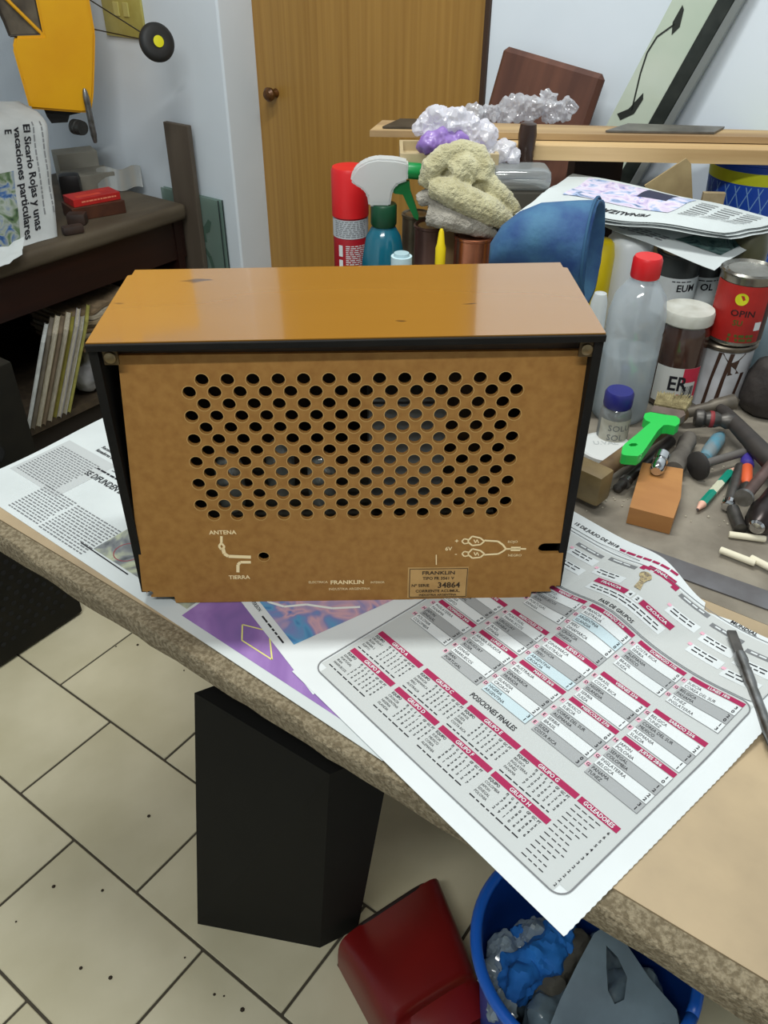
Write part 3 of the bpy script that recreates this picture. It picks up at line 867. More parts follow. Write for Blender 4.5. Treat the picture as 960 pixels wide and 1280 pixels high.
for nm, mb, m in (('grey_panel', pan, M_('ink_panel', rgb(186, 190, 189), 0.85, spec=0.1)), ('upper_panel', pan2, M_('ink_panel_pale', rgb(190, 193, 191), 0.85, spec=0.1)),
                  ('grey_row', gr, INKM), ('white_row', wh, PAPERW), ('crimson_heading', red, INKR), ('printed_text', ink, INK), ('pink_marker', pk, INKP),
                  ('grey_heading', gh, INKG), ('ruled_line', ln, INKG), ('highlighted_row', blu, M_('ink_pale_blue', rgb(188, 206, 212), 0.85, spec=0.1)), ('white_lettering', wt, PAPERW)):
    mb.build(nm, m, np2, 'print')
cupm = MB()
cu = lambda x, y: d2(0.150 + x * 1.0 - y * 0.25, 0.338 + y)
cupm.add([cu(0.0075 * math.cos(R(30 * i)) , 0.024 + 0.007 * math.sin(R(30 * i))) for i in range(12)], [tuple(range(12))])
cupm.add([cu(-0.005, 0.022), cu(-0.0028, 0.012), cu(-0.004, 0.0), cu(0.004, 0.0), cu(0.0028, 0.012), cu(0.006, 0.022)], [tuple(range(6))])
cupm.build('printed_cup', photo('photo_gold', [(120, 104, 84), (188, 172, 130), (150, 136, 110), (100, 92, 84)], 160), np2, 'print')

# -- photo page between them
A3 = A2 + R(-7); O3 = s2(-0.004, 0.003) - Vector((0, 0, 0.0005)); U3 = Vector((math.cos(A3), math.sin(A3), 0)); V3 = Vector((-U3.y, U3.x, 0))
def s3(u, v): return O3 + U3 * u + V3 * v
def i3(px, py): q = atz(px, py, ZB + 0.001) - O3; return q.dot(U3), q.dot(V3)
np3 = MB().sheet(lambda a, b: s3(-0.125 + 0.165 * a, 0.20 * b), 16, 16).build('newspaper', PAPERW)
tag(np3, 'newspaper page with a blue and teal photo peeking out below the radio', 'newspaper', 'newspapers spread on the bench')
f3 = onto(s3, 0.0002)
MB().rect(f3, -0.105, 0.016, -0.026, 0.18).build('printed_photo', photo('photo_blue', [(44, 80, 150), (90, 150, 190), (120, 130, 180), (200, 160, 170), (60, 110, 180)], 16, 2, 2.0, 3.0), np3, 'print')
k3 = MB(); text(k3, 'ROVERSION', f3, -0.112, 0.0085, 0.004, True, wide=0.8); dashes(k3, f3, -0.08, 0.0085, -0.03, 0.0095, 0.01, 0.002); k3.build('printed_text', INK, np3, 'print')
tu = MB(); tp_ = [(-0.115, 0.026), (-0.095, 0.024), (-0.08, 0.034), (-0.07, 0.055), (-0.05, 0.075), (-0.036, 0.10)]
tu.line(onto(s3, 0.0004), tp_, 0.003); tu.build('printed_tube', M_('ink_offwhite', rgb(222, 226, 222), 0.8), np3, 'print')
# @@CLUTTER
# ------------------------------------------------------------------ things standing behind the radio and at the right
def stand(u, v, h):                # base of an upright thing whose top centre shows at (u,v) and is h tall
    P = atz(u, v, ZB + h); return Vector((P.x, P.y, ZB))
EX = Vector((RT.x, RT.y, 0)).normalized(); EY = Vector((FW.x, FW.y, 0)).normalized(); EZ = Vector((0, 0, 1))
def vmx(P): return Matrix.Translation(P) @ Matrix((EX, EY, EZ)).transposed().to_4x4()
def thing(name, label, cat, loc, group=None, rz=None):
    o = empty(name, loc, TH + YAW * -1 if rz is None else rz); tag(o, label, cat, group); return o
FA = R(-90)                        # in a thing's own frame the viewer stands at -Y

RED = M_('red_plastic', rgb(206, 30, 34), 0.4)
GREENP = M_('green_plastic', rgb(8, 104, 48), 0.4)
# red aerosol can
P = stand(437, 208, 0.235); t = thing('aerosol_can', 'aerosol can with red cap beside the blue spray bottle', 'aerosol can', P)
MB().lathe([(0.029, 0), (0.031, 0.003), (0.031, 0.150), (0.029, 0.155)], 32).build('can_body', M_('aerosol_red', rgb(160, 24, 36), 0.4), t, 40)
MB().lathe([(0.0312, 0.120), (0.0314, 0.120), (0.0314, 0.152), (0.0312, 0.152)], 32).build('text_band', M_('band_grey', rgb(188, 194, 200), 0.5), t, 40)
MB().lathe([(0.0325, 0.155), (0.0325, 0.229), (0.0300, 0.235), (0.024, 0.235), (0.0, 0.2345)], 32).build('cap', RED, t, 40)
tx = MB(); f = cyl_fn(0.0316, 0, FA, 0.0003)
dashes(tx, f, -0.030, 0.124, 0.030, 0.150, 0.0032, 0.0012, 0.004, 0.01); tx.build('small_print', INKG, t, 'print')
tx = MB(); f = cyl_fn(0.0311, 0, FA, 0.0004); dashes(tx, f, -0.008, 0.060, 0.028, 0.108, 0.0036, 0.0016, 0.004, 0.01)
tx.rect(f, -0.022, 0.088, -0.014, 0.108); tx.rect(f, -0.022, 0.066, -0.014, 0.082); tx.build('white_print', PAPERW, t, 'print')

# trigger spray bottle
P = stand(480, 196, 0.275); t = thing('spray_bottle', 'trigger spray bottle with teal bottle and green nozzle', 'spray bottle', P)
s = scale_at(P + Vector((0, 0, 0.25)))
X = lambda u: (u - 476) * s
Z = lambda v: 0.275 - (v - 195) * s * 1.02
MB().lathe([(0.030, 0), (0.036, 0.004), (0.038, 0.05), (0.036, 0.11), (0.029, 0.150), (0.021, Z(280)), (0.017, Z(276))], 32).build('bottle', clear('teal_plastic', (0.01, 0.20, 0.30, 1), 0.12, 0.15, 0.10), t, 50)
MB().lathe([(0.0195, Z(277)), (0.0215, Z(274)), (0.0215, Z(252)), (0.020, Z(250)), (0.012, Z(250))], 40).build('collar', M_('dark_green_plastic', rgb(10, 66, 40), 0.4), t, 40)
hd = MB(); hp = [(434, 221), (437, 212), (444, 204), (455, 198), (468, 195), (490, 196), (506, 199), (506, 220), (492, 225), (487, 233), (484, 251), (457, 251), (455, 238), (449, 230), (440, 226)]
hd.prism([(X(a), Z(b)) for a, b in hp], 0.030, Matrix(((1, 0, 0, 0), (0, 0, -1, 0.015), (0, 1, 0, 0), (0, 0, 0, 1))))
bm = bmesh.new(); me = bpy.data.meshes.new('t'); me.from_pydata(hd.v, [], hd.f); bm.from_mesh(me); bmesh.ops.recalc_face_normals(bm, faces=bm.faces[:]); bmesh.ops.bevel(bm, geom=bm.edges[:], offset=0.003, segments=2, affect='EDGES'); hd = MB().bm(bm)
hd.build('spray_head', clear('milky_plastic', (0.86, 0.88, 0.88, 1), 0.25, 0.2, 0.1), t, 50)
MB().lathe([(0.010, 0), (0.0125, 0.001), (0.0125, 0.020), (0.011, 0.022), (0.004, 0.022), (0.004, 0.018), (0, 0.018)], 20, frame((X(505), 0, Z(210.5)), (1, 0, -0.06), (0, 1, 0))).build('nozzle', M_('nozzle_green', rgb(12, 128, 62), 0.35), t, 40)
tg = MB(); tg.prism([(X(a), Z(b)) for a, b in [(484, 233), (494, 225), (508, 222), (510, 235), (516, 250), (521, 264), (520, 269), (515, 266), (506, 250), (500, 238), (490, 237)]], 0.012, Matrix(((1, 0, 0, 0), (0, 0, -1, 0.006), (0, 1, 0, 0), (0, 0, 0, 1))))
tg.build('trigger', GREENP, t)

# tins behind
def tin(name, label, u, v, h, r, m, lid=None, grp=None, cat='can'):
    t = thing(name, label, cat, stand(u, v, h), grp)
    MB().lathe([(r - 0.001, 0), (r, 0.002), (r, 0.004), (r - 0.001, 0.006), (r - 0.001, h - 0.006), (r + 0.0005, h - 0.004), (r + 0.0005, h - 0.001), (r - 0.001, h), (r - 0.003, h - 0.001), (r - 0.005, h - 0.004), (0, h - 0.004)], 36).build('tin_body', m, t, 35)
    if lid: MB().lathe([(r - 0.006, h - 0.0045), (r - 0.007, h - 0.002), (r - 0.012, h - 0.0025), (0, h - 0.0025)], 36).build('lid', lid, t, 40)
    return t
COPPER = M_('copper_foil', rgb(190, 122, 92), 0.22, 0.85, rgb(160, 96, 70), 18)
tin('copper_tin', 'shiny copper-coloured tin under the cream towel', 593, 293, 0.165, 0.033, COPPER, COPPER)
tin('brown_tin', 'brownish purple tin between the yellow marker and the spray bottle', 539, 280, 0.160, 0.029, M_('brown_tin_m', rgb(112, 84, 76), 0.35, 0.5, rgb(92, 66, 58), 14), STEEL)
tin('grey_tin', 'dull silver tin half hidden by the green spray trigger', 521, 266, 0.150, 0.027, M_('dull_tin', rgb(128, 118, 96), 0.35, 0.7, rgb(90, 82, 66), 20), STEEL)
t = thing('marker_pen', 'yellow marker pen standing upright with pointed cap', 'marker', stand(552, 286, 0.182))
YEL = M_('yellow_plastic', rgb(232, 204, 20), 0.4)
MB().lathe([(0.0075, 0), (0.0080, 0.002), (0.0080, 0.125)], 20).build('barrel', YEL, t, 40)
MB().lathe([(0.0085, 0.126), (0.0085, 0.152), (0.0065, 0.158), (0.004, 0.178), (0.002, 0.182), (0, 0.182)], 20).build('cap', YEL, t, 40)
t = thing('small_bottle', 'small bottle with pale blue label just behind the radio', 'bottle', stand(502, 316, 0.150))
MB().lathe([(0.016, 0), (0.0165, 0.002), (0.0165, 0.135), (0.013, 0.145), (0.012, 0.150), (0, 0.150)], 24).build('bottle', M_('pale_bottle', rgb(168, 196, 204), 0.4), t, 40)
MB().lathe([(0.0167, 0.09), (0.0169, 0.09), (0.0169, 0.145), (0.0167, 0.145)], 24).build('label', M_('pale_label', rgb(190, 214, 220), 0.6), t, 40)

# towel and rag on the tins
CREAM_T = mat('cream_towel', rgb(196, 190, 152), 0.95, 0, rgb(172, 164, 124), 40, detail=6, bump=1.0, bscale=420, sheen=0.4)
GREY_T = mat('grey_rag', rgb(176, 170, 158), 0.95, 0, rgb(140, 134, 122), 30, detail=6, bump=1.0, bscale=420, sheen=0.3)
PT = stand(593, 293, 0.165) + Vector((-0.02, 0.01, 0))
def px_local(P0):                  # photograph offsets measured in the upright plane through P0 facing the viewer
    def f(u, v, dep=0.0):
        c = CAM; dd = ray(u, v); k = (Vector(P0) - c).dot(EY) / dd.dot(EY)
        return c + dd * k + EY * dep
    return f
q = px_local(PT); s = scale_at(PT + Vector((0, 0, 0.2)))
def roll(mb, pts, rad, flat=1.0, n=12):
    mb.tube([q(*p) for p in pts], [r * s for r in rad], n, True, flat)
a = MB()
roll(a, [(533, 232, 0.0), (540, 208, -0.005), (556, 194, 0), (578, 189, 0.01), (598, 194, 0.01), (606, 210, 0.0), (600, 226, -0.01)], [11, 14, 13, 12, 13, 14, 12])
roll(a, [(540, 232, -0.01), (560, 234, -0.025), (585, 246, -0.03), (610, 258, -0.03), (634, 272, -0.02)], [13, 17, 18, 17, 10])
roll(a, [(560, 215, -0.01), (580, 214, 0.0), (590, 226, 0.0)], [16, 17, 15])
roll(a, [(604, 218, 0.0), (622, 244, -0.005), (638, 262, 0.0), (644, 280, 0.0)], [12, 15, 15, 7])
roll(a, [(552, 222, 0.012), (572, 222, 0.008), (600, 234, 0.008), (622, 254, 0.01)], [12, 14, 14, 11])
roll(a, [(560, 205, -0.004), (582, 203, -0.006), (596, 214, -0.008)], [12, 12, 11])
o = blob(a, 0.0022, 2, 0.0016, 42, 0.0018, 260).build('hand_towel', CREAM_T, None, 'full'); tag(o, 'crumpled cream terry towel piled on the copper tin', 'towel')
b = MB()
roll(b, [(524, 250, 0.0), (536, 244, -0.005), (548, 250, -0.01), (556, 262, -0.015)], [9, 11, 10, 9])
roll(b, [(536, 266, -0.015), (556, 266, -0.03), (580, 272, -0.035), (604, 281, -0.03), (616, 286, -0.025)], [12, 14, 13, 9, 6])
roll(b, [(548, 252, -0.015), (572, 258, -0.03), (590, 268, -0.035), (612, 276, -0.03)], [8, 9, 9, 7])
roll(b, [(540, 262, 0.02), (580, 268, 0.03), (612, 276, 0.02)], [18, 18, 12])
o = blob(b, 0.0022, 2, 0.0018, 46, 0.0018, 260).build('cleaning_rag', GREY_T, None, 'full'); tag(o, 'greyish white rag crumpled beneath the cream towel', 'rag')

# blue glove with a wide cuff
PG = stand(690, 272, 0.262); q = px_local(PG); s = scale_at(PG + Vector((0, 0, 0.2)))
BLUE_G = mat('stained_blue_leather', rgb(24, 58, 116), 0.75, 0, rgb(62, 108, 140), 20, detail=7, bump=0.3, bscale=120, lo=0.32, hi=0.68)
rings = [((612, 318), 14, 0.014), ((626, 306), 24, 0.028), ((646, 300), 34, 0.036), ((672, 298), 42, 0.042), ((698, 302), 47, 0.046), ((718, 308), 54, 0.050), ((736, 314), 62, 0.054), ((744, 316), 64, 0.056),
         ((742, 316), 60, 0.052), ((720, 310), 50, 0.046), ((690, 304), 40, 0.038)]
g = MB(); vs, fs = [], []; N = 30
for k, ((u, v), rv, rd) in enumerate(rings):
    c = q(u, v)
    for i in range(N):
        w = 2 * math.pi * i / N
        P = c + EY * math.cos(w) * rd * 1.0 + EZ * math.sin(w) * rv * s + EX * (math.cos(w) * rd * 0.06 * min(k, 8) - math.sin(w) * 0.004 * (k > 4))
        P += EX * 0.002 * noise.noise(P * 40) + EZ * 0.004 * noise.noise(P * 26 + Vector((5, 0, 0)))
        vs.append(P)
for k in range(len(rings) - 1):
    for i in range(N):
        j = (i + 1) % N; fs.append((k * N + i, k * N + j, (k + 1) * N + j, (k + 1) * N + i))
fs += [tuple(range(N))[::-1], tuple((len(rings) - 1) * N + i for i in range(N))]
g.add(vs, fs)
t = thing('work_glove', 'stained blue work glove with open cuff behind the radio', 'glove', PG, rz=0)
go = g.build('glove', BLUE_G, None, 'full'); go.parent = t; go.matrix_parent_inverse = Matrix.Translation(-PG)
hm_ = MB(); c = q(739, 315); hm_.tube([c + EY * math.cos(R(12 * i)) * 0.0565 + EZ * math.sin(R(12 * i)) * 64.5 * s + EX * (math.cos(R(12 * i)) * 0.0235 - math.sin(R(12 * i)) * 0.004) for i in range(31)], 0.0022, 6)
ho = hm_.build('cuff_hem', M_('hem_blue', rgb(40, 82, 116), 0.8), None, 'full'); ho.parent = t; ho.matrix_parent_inverse = Matrix.Translation(-PG)

# white and yellow plastic bottles, dark tins with white labels
P = stand(790, 291, 0.192); t = thing('white_container', 'plain white plastic container behind the red-capped bottle', 'container', P)
MB().lathe([(0.034, 0), (0.0365, 0.003), (0.0365, 0.172), (0.034, 0.183), (0.028, 0.189), (0.014, 0.192), (0, 0.192)], 36).build('container', M_('white_plastic', rgb(226, 230, 232), 0.35), t, 50)
P = stand(752, 299, 0.188) + EY * 0.0; t = thing('yellow_bottle', 'yellow plastic bottle between blue glove and white container', 'bottle', P)
MB().lathe([(0.021, 0), (0.0235, 0.003), (0.0235, 0.165), (0.020, 0.183), (0.015, 0.188), (0, 0.188)], 28).build('bottle', YEL, t, 50)
DARKT = M_('dark_grey_tin', rgb(58, 62, 62), 0.4, 0.2, rgb(78, 82, 82), 8)
for (u, v, h, r, txt, lab) in ((851, 312, 0.172, 0.034, 'EUM', 'dark grey tin lettered EUM under the folded newspaper'), (884, 320, 0.155, 0.028, 'OL', 'dark tin lettered OL squeezed behind the red tin')):
    t = tin('dark_tin', lab, u, v, h, r, DARKT, STEEL, 'dark tins')
    zl = 0.108 if txt == 'EUM' else 0.100
    lb = MB(); f0 = cyl_fn(r, 0, FA, 0.0004); lb.rect(f0, -0.045, zl - 0.03, 0.040, zl + 0.030, 0.004); lb.build('label', PAPERW, t, 'print')
    lt = MB(); f1 = cyl_fn(r, 0, FA, 0.0009); text(lt, txt, f1, -0.006 if txt == 'EUM' else -0.010, zl + 0.010, 0.011, True); dashes(lt, f1, -0.014, zl + 0.024, 0.018, zl + 0.026, 0.01, 0.0016); lt.build('label_lettering', INK, t, 'print')

# clear bottle with red cap
P = stand(811, 320, 0.232); t = thing('clear_bottle', 'clear plastic bottle of water with a red screw cap', 'bottle', P)
PET = clear('clear_plastic', (0.80, 0.86, 0.90, 1), 0.62, 0.08, 0.10)
MB().lathe([(0.034, 0), (0.0375, 0.005), (0.0385, 0.02), (0.0385, 0.125), (0.0375, 0.13), (0.0385, 0.135), (0.038, 0.155), (0.033, 0.180), (0.022, 0.196), (0.0165, 0.202), (0.0165, 0.210)], 40).build('bottle', PET, t, 50)
MB().lathe([(0.033, 0.003), (0.0368, 0.008), (0.0372, 0.100), (0.0, 0.100)], 40).build('water', clear('water', (0.62, 0.68, 0.70, 1), 0.55, 0.02, 0.10), t, 50)
cpn = MB(); cpn.lathe([(0.0185, 0.205), (0.0190, 0.207), (0.0190, 0.228), (0.017, 0.232), (0, 0.232)], 40); cpn.build('cap', RED, t, 40)
t = thing('dropper_bottle', 'small clear plastic bottle squeezed between the radio and red-capped bottle', 'bottle', stand(752, 360, 0.190))
MB().lathe([(0.011, 0), (0.012, 0.002), (0.0125, 0.12), (0.011, 0.17), (0.008, 0.183), (0, 0.185)], 24).build('bottle', clear('frosted_plastic', (0.86, 0.9, 0.92, 1), 0.35, 0.2, 0.1), t, 50)
MB().lathe([(0.0130, 0.116), (0.0145, 0.118), (0.0145, 0.130), (0.0128, 0.132)], 24).build('collar', M_('milky_white', rgb(220, 226, 228), 0.4), t, 40)

# jar with white lid
P = stand(862, 384, 0.145); t = thing('glass_jar', 'brown-filled glass jar with white lid and handwritten label', 'jar', P)
MB().lathe([(0.030, 0), (0.035, 0.004), (0.036, 0.02), (0.036, 0.108), (0.033, 0.122), (0.031, 0.128)], 40).build('jar', mat('brown_glass', rgb(66, 46, 38), 0.12, 0, rgb(48, 32, 26), 12, coat=0.5), t, 50)
MB().lathe([(0.0345, 0.126), (0.0362, 0.128), (0.0362, 0.140), (0.0345, 0.144), (0.031, 0.1435), (0, 0.145)], 40).build('lid', M_('scuffed_white', rgb(196, 196, 188), 0.5, 0, rgb(166, 164, 152), 30), t, 40)
f0, f1, f2 = cyl_fn(0.036, 0, FA, 0.0004), cyl_fn(0.036, 0, FA, 0.0008), cyl_fn(0.036, 0, FA, 0.0012)
MB().rect(f0, -0.040, 0.012, 0.028, 0.068, 0.004).build('label', M_('label_white', rgb(206, 206, 200), 0.6), t, 'print')
l = MB(); l.rect(f1, 0.0, 0.046, 0.027, 0.068, 0.004); l.rect(f1, 0.022, 0.012, 0.028, 0.046, 0.004); text(l, 'OR', f1, -0.018, 0.018, 0.010, True, 'L', 1.1); l.build('red_print', M_('label_red', rgb(196, 40, 66), 0.6), t, 'print')
l = MB(); text(l, 'ER', f2, -0.019, 0.034, 0.022, True, 'L', 0.8)
for i in range(9): l.rect(f1, 0.002 + i * 0.0021, 0.018, 0.002 + i * 0.0021 + random.choice((0.0006, 0.0011, 0.0014)), 0.040)
l.build('black_lettering', INK, t, 'print')

# stacked paint tins
P = stand(914, 424, 0.100); P += EY * 0.012
t = thing('paint_tin', 'white paint tin with brown drips, lower of the two stacked', 'paint can', P, 'stacked paint tins')
MB().lathe([(0.039, 0), (0.0405, 0.002), (0.0395, 0.005), (0.0395, 0.090), (0.041, 0.093), (0.041, 0.096), (0.039, 0.098), (0.037, 0.094), (0, 0.094)], 40).build('tin_body', mat('white_dirty_paint', rgb(206, 208, 212), 0.5, 0, rgb(160, 158, 160), 16, detail=6), t, 35)
MB().lathe([(0.0405, 0.091), (0.0425, 0.093), (0.0425, 0.097), (0.0405, 0.099), (0.0385, 0.097)], 40).build('rim', M_('tin_rim', rgb(120, 112, 100), 0.35, 0.8, rgb(80, 70, 60), 40), t, 40)
dr = MB(); f = cyl_fn(0.0395, 0, FA, 0.0007)
for x0, zt, zb, w in ((-0.020, 0.090, 0.004, 0.005), (-0.004, 0.090, 0.012, 0.006), (0.018, 0.06, 0.0, 0.006)):
    dr.add([f(x0 - w / 2, zt), f(x0 + w / 2, zt), f(x0 + w / 2 - 0.005, (zt + zb) / 2), f(x0 + w / 2 - 0.007, zb), f(x0 - w / 2 - 0.007, zb), f(x0 - w / 2 - 0.004, (zt + zb) / 2)], [(0, 1, 2, 5), (5, 2, 3, 4)])
dr.add([f(-0.018, 0.090), f(0.016, 0.090), f(0.008, 0.080), f(0.006, 0.066), f(0.012, 0.060), f(-0.004, 0.056), f(-0.006, 0.074)], [tuple(range(7))])
dr.build('paint_drip', M_('brown_drip', rgb(62, 40, 30), 0.4), t, 'print')
P2 = P + EX * 0.006 + Vector((0, 0, 0.0995))
t = thing('paint_tin', 'red paint tin with a yellow dot, upper of the two stacked', 'paint can', P2, 'stacked paint tins')
MB().lathe([(0.037, 0), (0.038, 0.002), (0.0375, 0.005), (0.0375, 0.092), (0.039, 0.095), (0.039, 0.098), (0.037, 0.100), (0.034, 0.096), (0.031, 0.096), (0.029, 0.098), (0, 0.098)], 40).build('tin_body', mat('bright_tin', rgb(170, 168, 160), 0.25, 0.9, rgb(120, 116, 108), 20), t, 35)
f0, f1, f2 = cyl_fn(0.0375, 0, FA - 0.12, 0.0005), cyl_fn(0.0375, 0, FA - 0.12, 0.0009), cyl_fn(0.0375, 0, FA - 0.12, 0.0013)
MB().rect(f0, -0.058, 0.006, 0.026, 0.086, 0.004).build('label', mat('red_paper', rgb(176, 34, 28), 0.45, 0, rgb(140, 22, 20), 14), t, 'print')
MB().rect(f0, 0.026, 0.006, 0.052, 0.086, 0.004).build('label_side', mat('maroon_paper', rgb(58, 20, 24), 0.45, 0, rgb(40, 16, 18), 14), t, 'print')
dt = MB(); dt.add([f1(-0.012 + 0.0085 * math.cos(R(18 * i)), 0.068 + 0.0085 * math.sin(R(18 * i))) for i in range(20)], [tuple(range(20))]); dt.build('yellow_dot', M_('dot_yellow', rgb(206, 206, 30), 0.5), t, 'print')
l = MB(); text(l, 'OPIN', f1, -0.022, 0.044, 0.009, True, 'L', 1.1); l.build('lettering', M_('dark_maroon', rgb(50, 10, 12), 0.5), t, 'print')
l = MB(); text(l, 'SU', f1, -0.016, 0.031, 0.008, True); dashes(l, f1, -0.018, 0.008, 0.016, 0.018, 0.006, 0.004, 0.006, 0.014); l.build('green_lettering', M_('olive_ink', rgb(70, 84, 24), 0.5), t, 'print')
l = MB(); l.rect(f1, 0.014, 0.024, 0.024, 0.036, 0.004); l.build('price_tag', PAPERW, t, 'print')

# things cut by the right edge
P = stand(974, 447, 0.085); t = thing('leather_pouch', 'dark rounded leather pouch at the right beside the white paint tin', 'pouch', P)
bb = MB(); bb.lathe([(0.0, 0.0), (0.034, 0.004), (0.040, 0.025), (0.038, 0.055), (0.026, 0.078), (0, 0.088)], 24); blob(bb, 0.004, 3, 0.004, 25).build('pouch', mat('dark_leather', rgb(52, 46, 42), 0.7, 0, rgb(40, 34, 32), 30, bump=0.4), t, 'full')
P = stand(962, 392, 0.115) + EY * 0.02; t = thing('bluish_bottle', 'bluish grey bottle at the right edge beside the red tin', 'bottle', P)
MB().lathe([(0.024, 0), (0.026, 0.003), (0.026, 0.088), (0.018, 0.105), (0.012, 0.112), (0, 0.115)], 28).build('bottle', M_('blue_grey_plastic', rgb(112, 130, 138), 0.4), t, 50)
P = stand(958, 292, 0.215) + EY * 0.045; t = thing('olive_jar', 'olive green jar at the right edge under the newspaper', 'jar', P)
MB().lathe([(0.026, 0), (0.028, 0.003), (0.028, 0.18), (0.022, 0.205), (0.016, 0.214), (0, 0.215)], 28).build('jar', M_('olive_glass', rgb(72, 70, 46), 0.35), t, 50)

# small bottle with blue cap and scribbled label
P = atz(763, 551); t = thing('medicine_bottle', 'small grey bottle with blue cap and scribbled paper label', 'bottle', P)
MB().lathe([(0.019, 0), (0.021, 0.003), (0.021, 0.045), (0.018, 0.054), (0.015, 0.057)], 28).build('bottle', clear('grey_glass', (0.36, 0.38, 0.38, 1), 0.25, 0.1, 0.12), t, 50)
cb = MB(); cb.lathe([(0.0185, 0.056), (0.0192, 0.058), (0.0192, 0.074), (0.017, 0.078), (0, 0.078)], 30); cb.build('cap', M_('navy_cap', rgb(34, 36, 112), 0.4), t, 40)
f0, f1 = cyl_fn(0.0212, 0, FA, 0.0004), cyl_fn(0.0212, 0, FA, 0.0008)
MB().rect(f0, -0.026, 0.004, 0.022, 0.042, 0.004).build('label', mat('paper_label', rgb(196, 194, 182), 0.7, 0, rgb(170, 166, 150), 50), t, 'print')
l = MB(); text(l, 'SOLU', f1, -0.013, 0.027, 0.009); text(l, 'SOL', f1, -0.013, 0.013, 0.009); l.build('handwriting', INKG, t, 'print')

# white lid
P = atz(756, 566); t = thing('plastic_disc', 'round white plastic lid with raised lettering beside the radio', 'lid', P + Vector((0, 0, 0)))
MB().lathe([(0.036, 0), (0.037, 0.001), (0.037, 0.010), (0.0345, 0.012), (0.033, 0.0105), (0, 0.0105)], 40).build('lid', M_('white_lid_m', rgb(212, 214, 212), 0.45), t, 40)
l = MB(); text(l, 'U.VAL', plane_fn((0, 0, 0.0108), (1, 0, 0), (0, 1, 0)), -0.016, 0.004, 0.009, True); l.build('raised_lettering', M_('lid_emboss', rgb(180, 184, 184), 0.5), t, 'print')

# folded newspaper lying over the tins
def quad(p, sag=0.0, nz=0.0, seed=0):
    a, b, c, d_ = [Vector(v) for v in p]
    def f(s_, t_):
        P = a.lerp(b, s_).lerp(d_.lerp(c, s_), t_)
        return P + Vector((0, 0, -sag * 4 * s_ * (1 - s_) + nz * noise.noise(Vector((s_ * 3 + seed, t_ * 3, 0)))))
    return f
zt = ZB + 0.222
Q = quad([atz(652, 262, zt + 0.010), atz(905, 291, zt - 0.004), atz(985, 277, zt - 0.004), atz(716, 217, zt + 0.008)], -0.004, 0.006)
fn_ = thing('folded_newspaper', 'folded newspaper with pink and blue photo lying across the tins', 'newspaper', stand(800, 255, 0.24), rz=0)
def fpart(name, mb, m, sm_='print'):
    o = mb.build(name, m, None, sm_); o.parent = fn_; o.matrix_parent_inverse = Matrix.Translation(-fn_.location); return o
fpart('front_page', MB().sheet(Q, 24, 12, 0.0005), PAPER, 60)
for k in range(1, 5):
    dz = Vector((0, 0, -0.0022 * k)); sh = EX * 0.003 * k * (-1) ** k
    fpart('inner_page', MB().sheet(lambda a, b, dz=dz, sh=sh: Q(a, b) + dz + sh, 16, 6, 0.0004), PAPER, 60)
up = lambda o_: (lambda x, y: Q(x, y) + Vector((0, 0, o_)))
def qrect(mb, x0, y0, x1, y1, o_):
    n = 10; f = up(o_)
    vs = [f(x0 + (x1 - x0) * i / n, y0 + (y1 - y0) * j / n) for i in range(n + 1) for j in range(n + 1)]
    mb.add(vs, [(i * (n + 1) + j, (i + 1) * (n + 1) + j, (i + 1) * (n + 1) + j + 1, i * (n + 1) + j + 1) for i in range(n) for j in range(n)])
m_ = MB(); qrect(m_, 0.10, 0.38, 0.62, 0.93, 0.0008); fpart('printed_photo', m_, photo('photo_pink_blue', [(90, 120, 180), (196, 180, 206), (214, 206, 222), (150, 170, 204), (60, 60, 90)], 34, 4, 1.0, 5.0))
m_ = MB(); qrect(m_, 0.40, 0.66, 0.54, 0.93, 0.0012); fpart('printed_figure', m_, M_('ink_navy', rgb(42, 46, 70), 0.8))
m_ = MB()
for c in range(3):
    for r in range(9):
        qrect(m_, 0.66 + c * 0.10, 0.40 + r * 0.055, 0.66 + c * 0.10 + random.uniform(0.07, 0.085), 0.415 + r * 0.055, 0.0010)
fpart('printed_columns', m_, INKG)
m_ = MB(); k_ = 1.0
text(m_, 'PENALIZA', lambda x, y: Q(1 - x, 1 - y) + Vector((0, 0, 0.001)), 0.42, 0.76, 0.085, True, wide=0.42)
fpart('headline', m_, INK)
Q2 = quad([atz(748, 279, zt - 0.012), atz(893, 338, zt - 0.050), atz(975, 284, zt - 0.022), atz(850, 268, zt - 0.014)], 0.0, 0.004, 4)
fpart('turned_back_page', MB().sheet(Q2, 12, 8, 0.0005), PAPER, 60)
m_ = MB(); vs = [Q2(0.52 + 0.40 * i / 6, 0.22 + 0.60 * j / 6) + Vector((0, 0, 0.0012)) for i in range(7) for j in range(7)]
m_.add(vs, [(i * 7 + j, (i + 1) * 7 + j, (i + 1) * 7 + j + 1, i * 7 + j + 1) for i in range(6) for j in range(6)]); fpart('printed_photo', m_, photo('photo_dark_green', [(30, 44, 44), (60, 86, 84), (96, 120, 116), (40, 50, 56)], 40))
m_ = MB()
for r in range(3):
    for kx in range(5):
        m_.add([Q2(0.1 + kx * 0.08, 0.10 + r * 0.05) + Vector((0, 0, .001)), Q2(0.16 + kx * 0.08, 0.10 + r * 0.05) + Vector((0, 0, .001)), Q2(0.16 + kx * 0.08, 0.12 + r * 0.05) + Vector((0, 0, .001)), Q2(0.1 + kx * 0.08, 0.12 + r * 0.05) + Vector((0, 0, .001))], [(0, 1, 2, 3)])
fpart('printed_columns', m_, INKG)

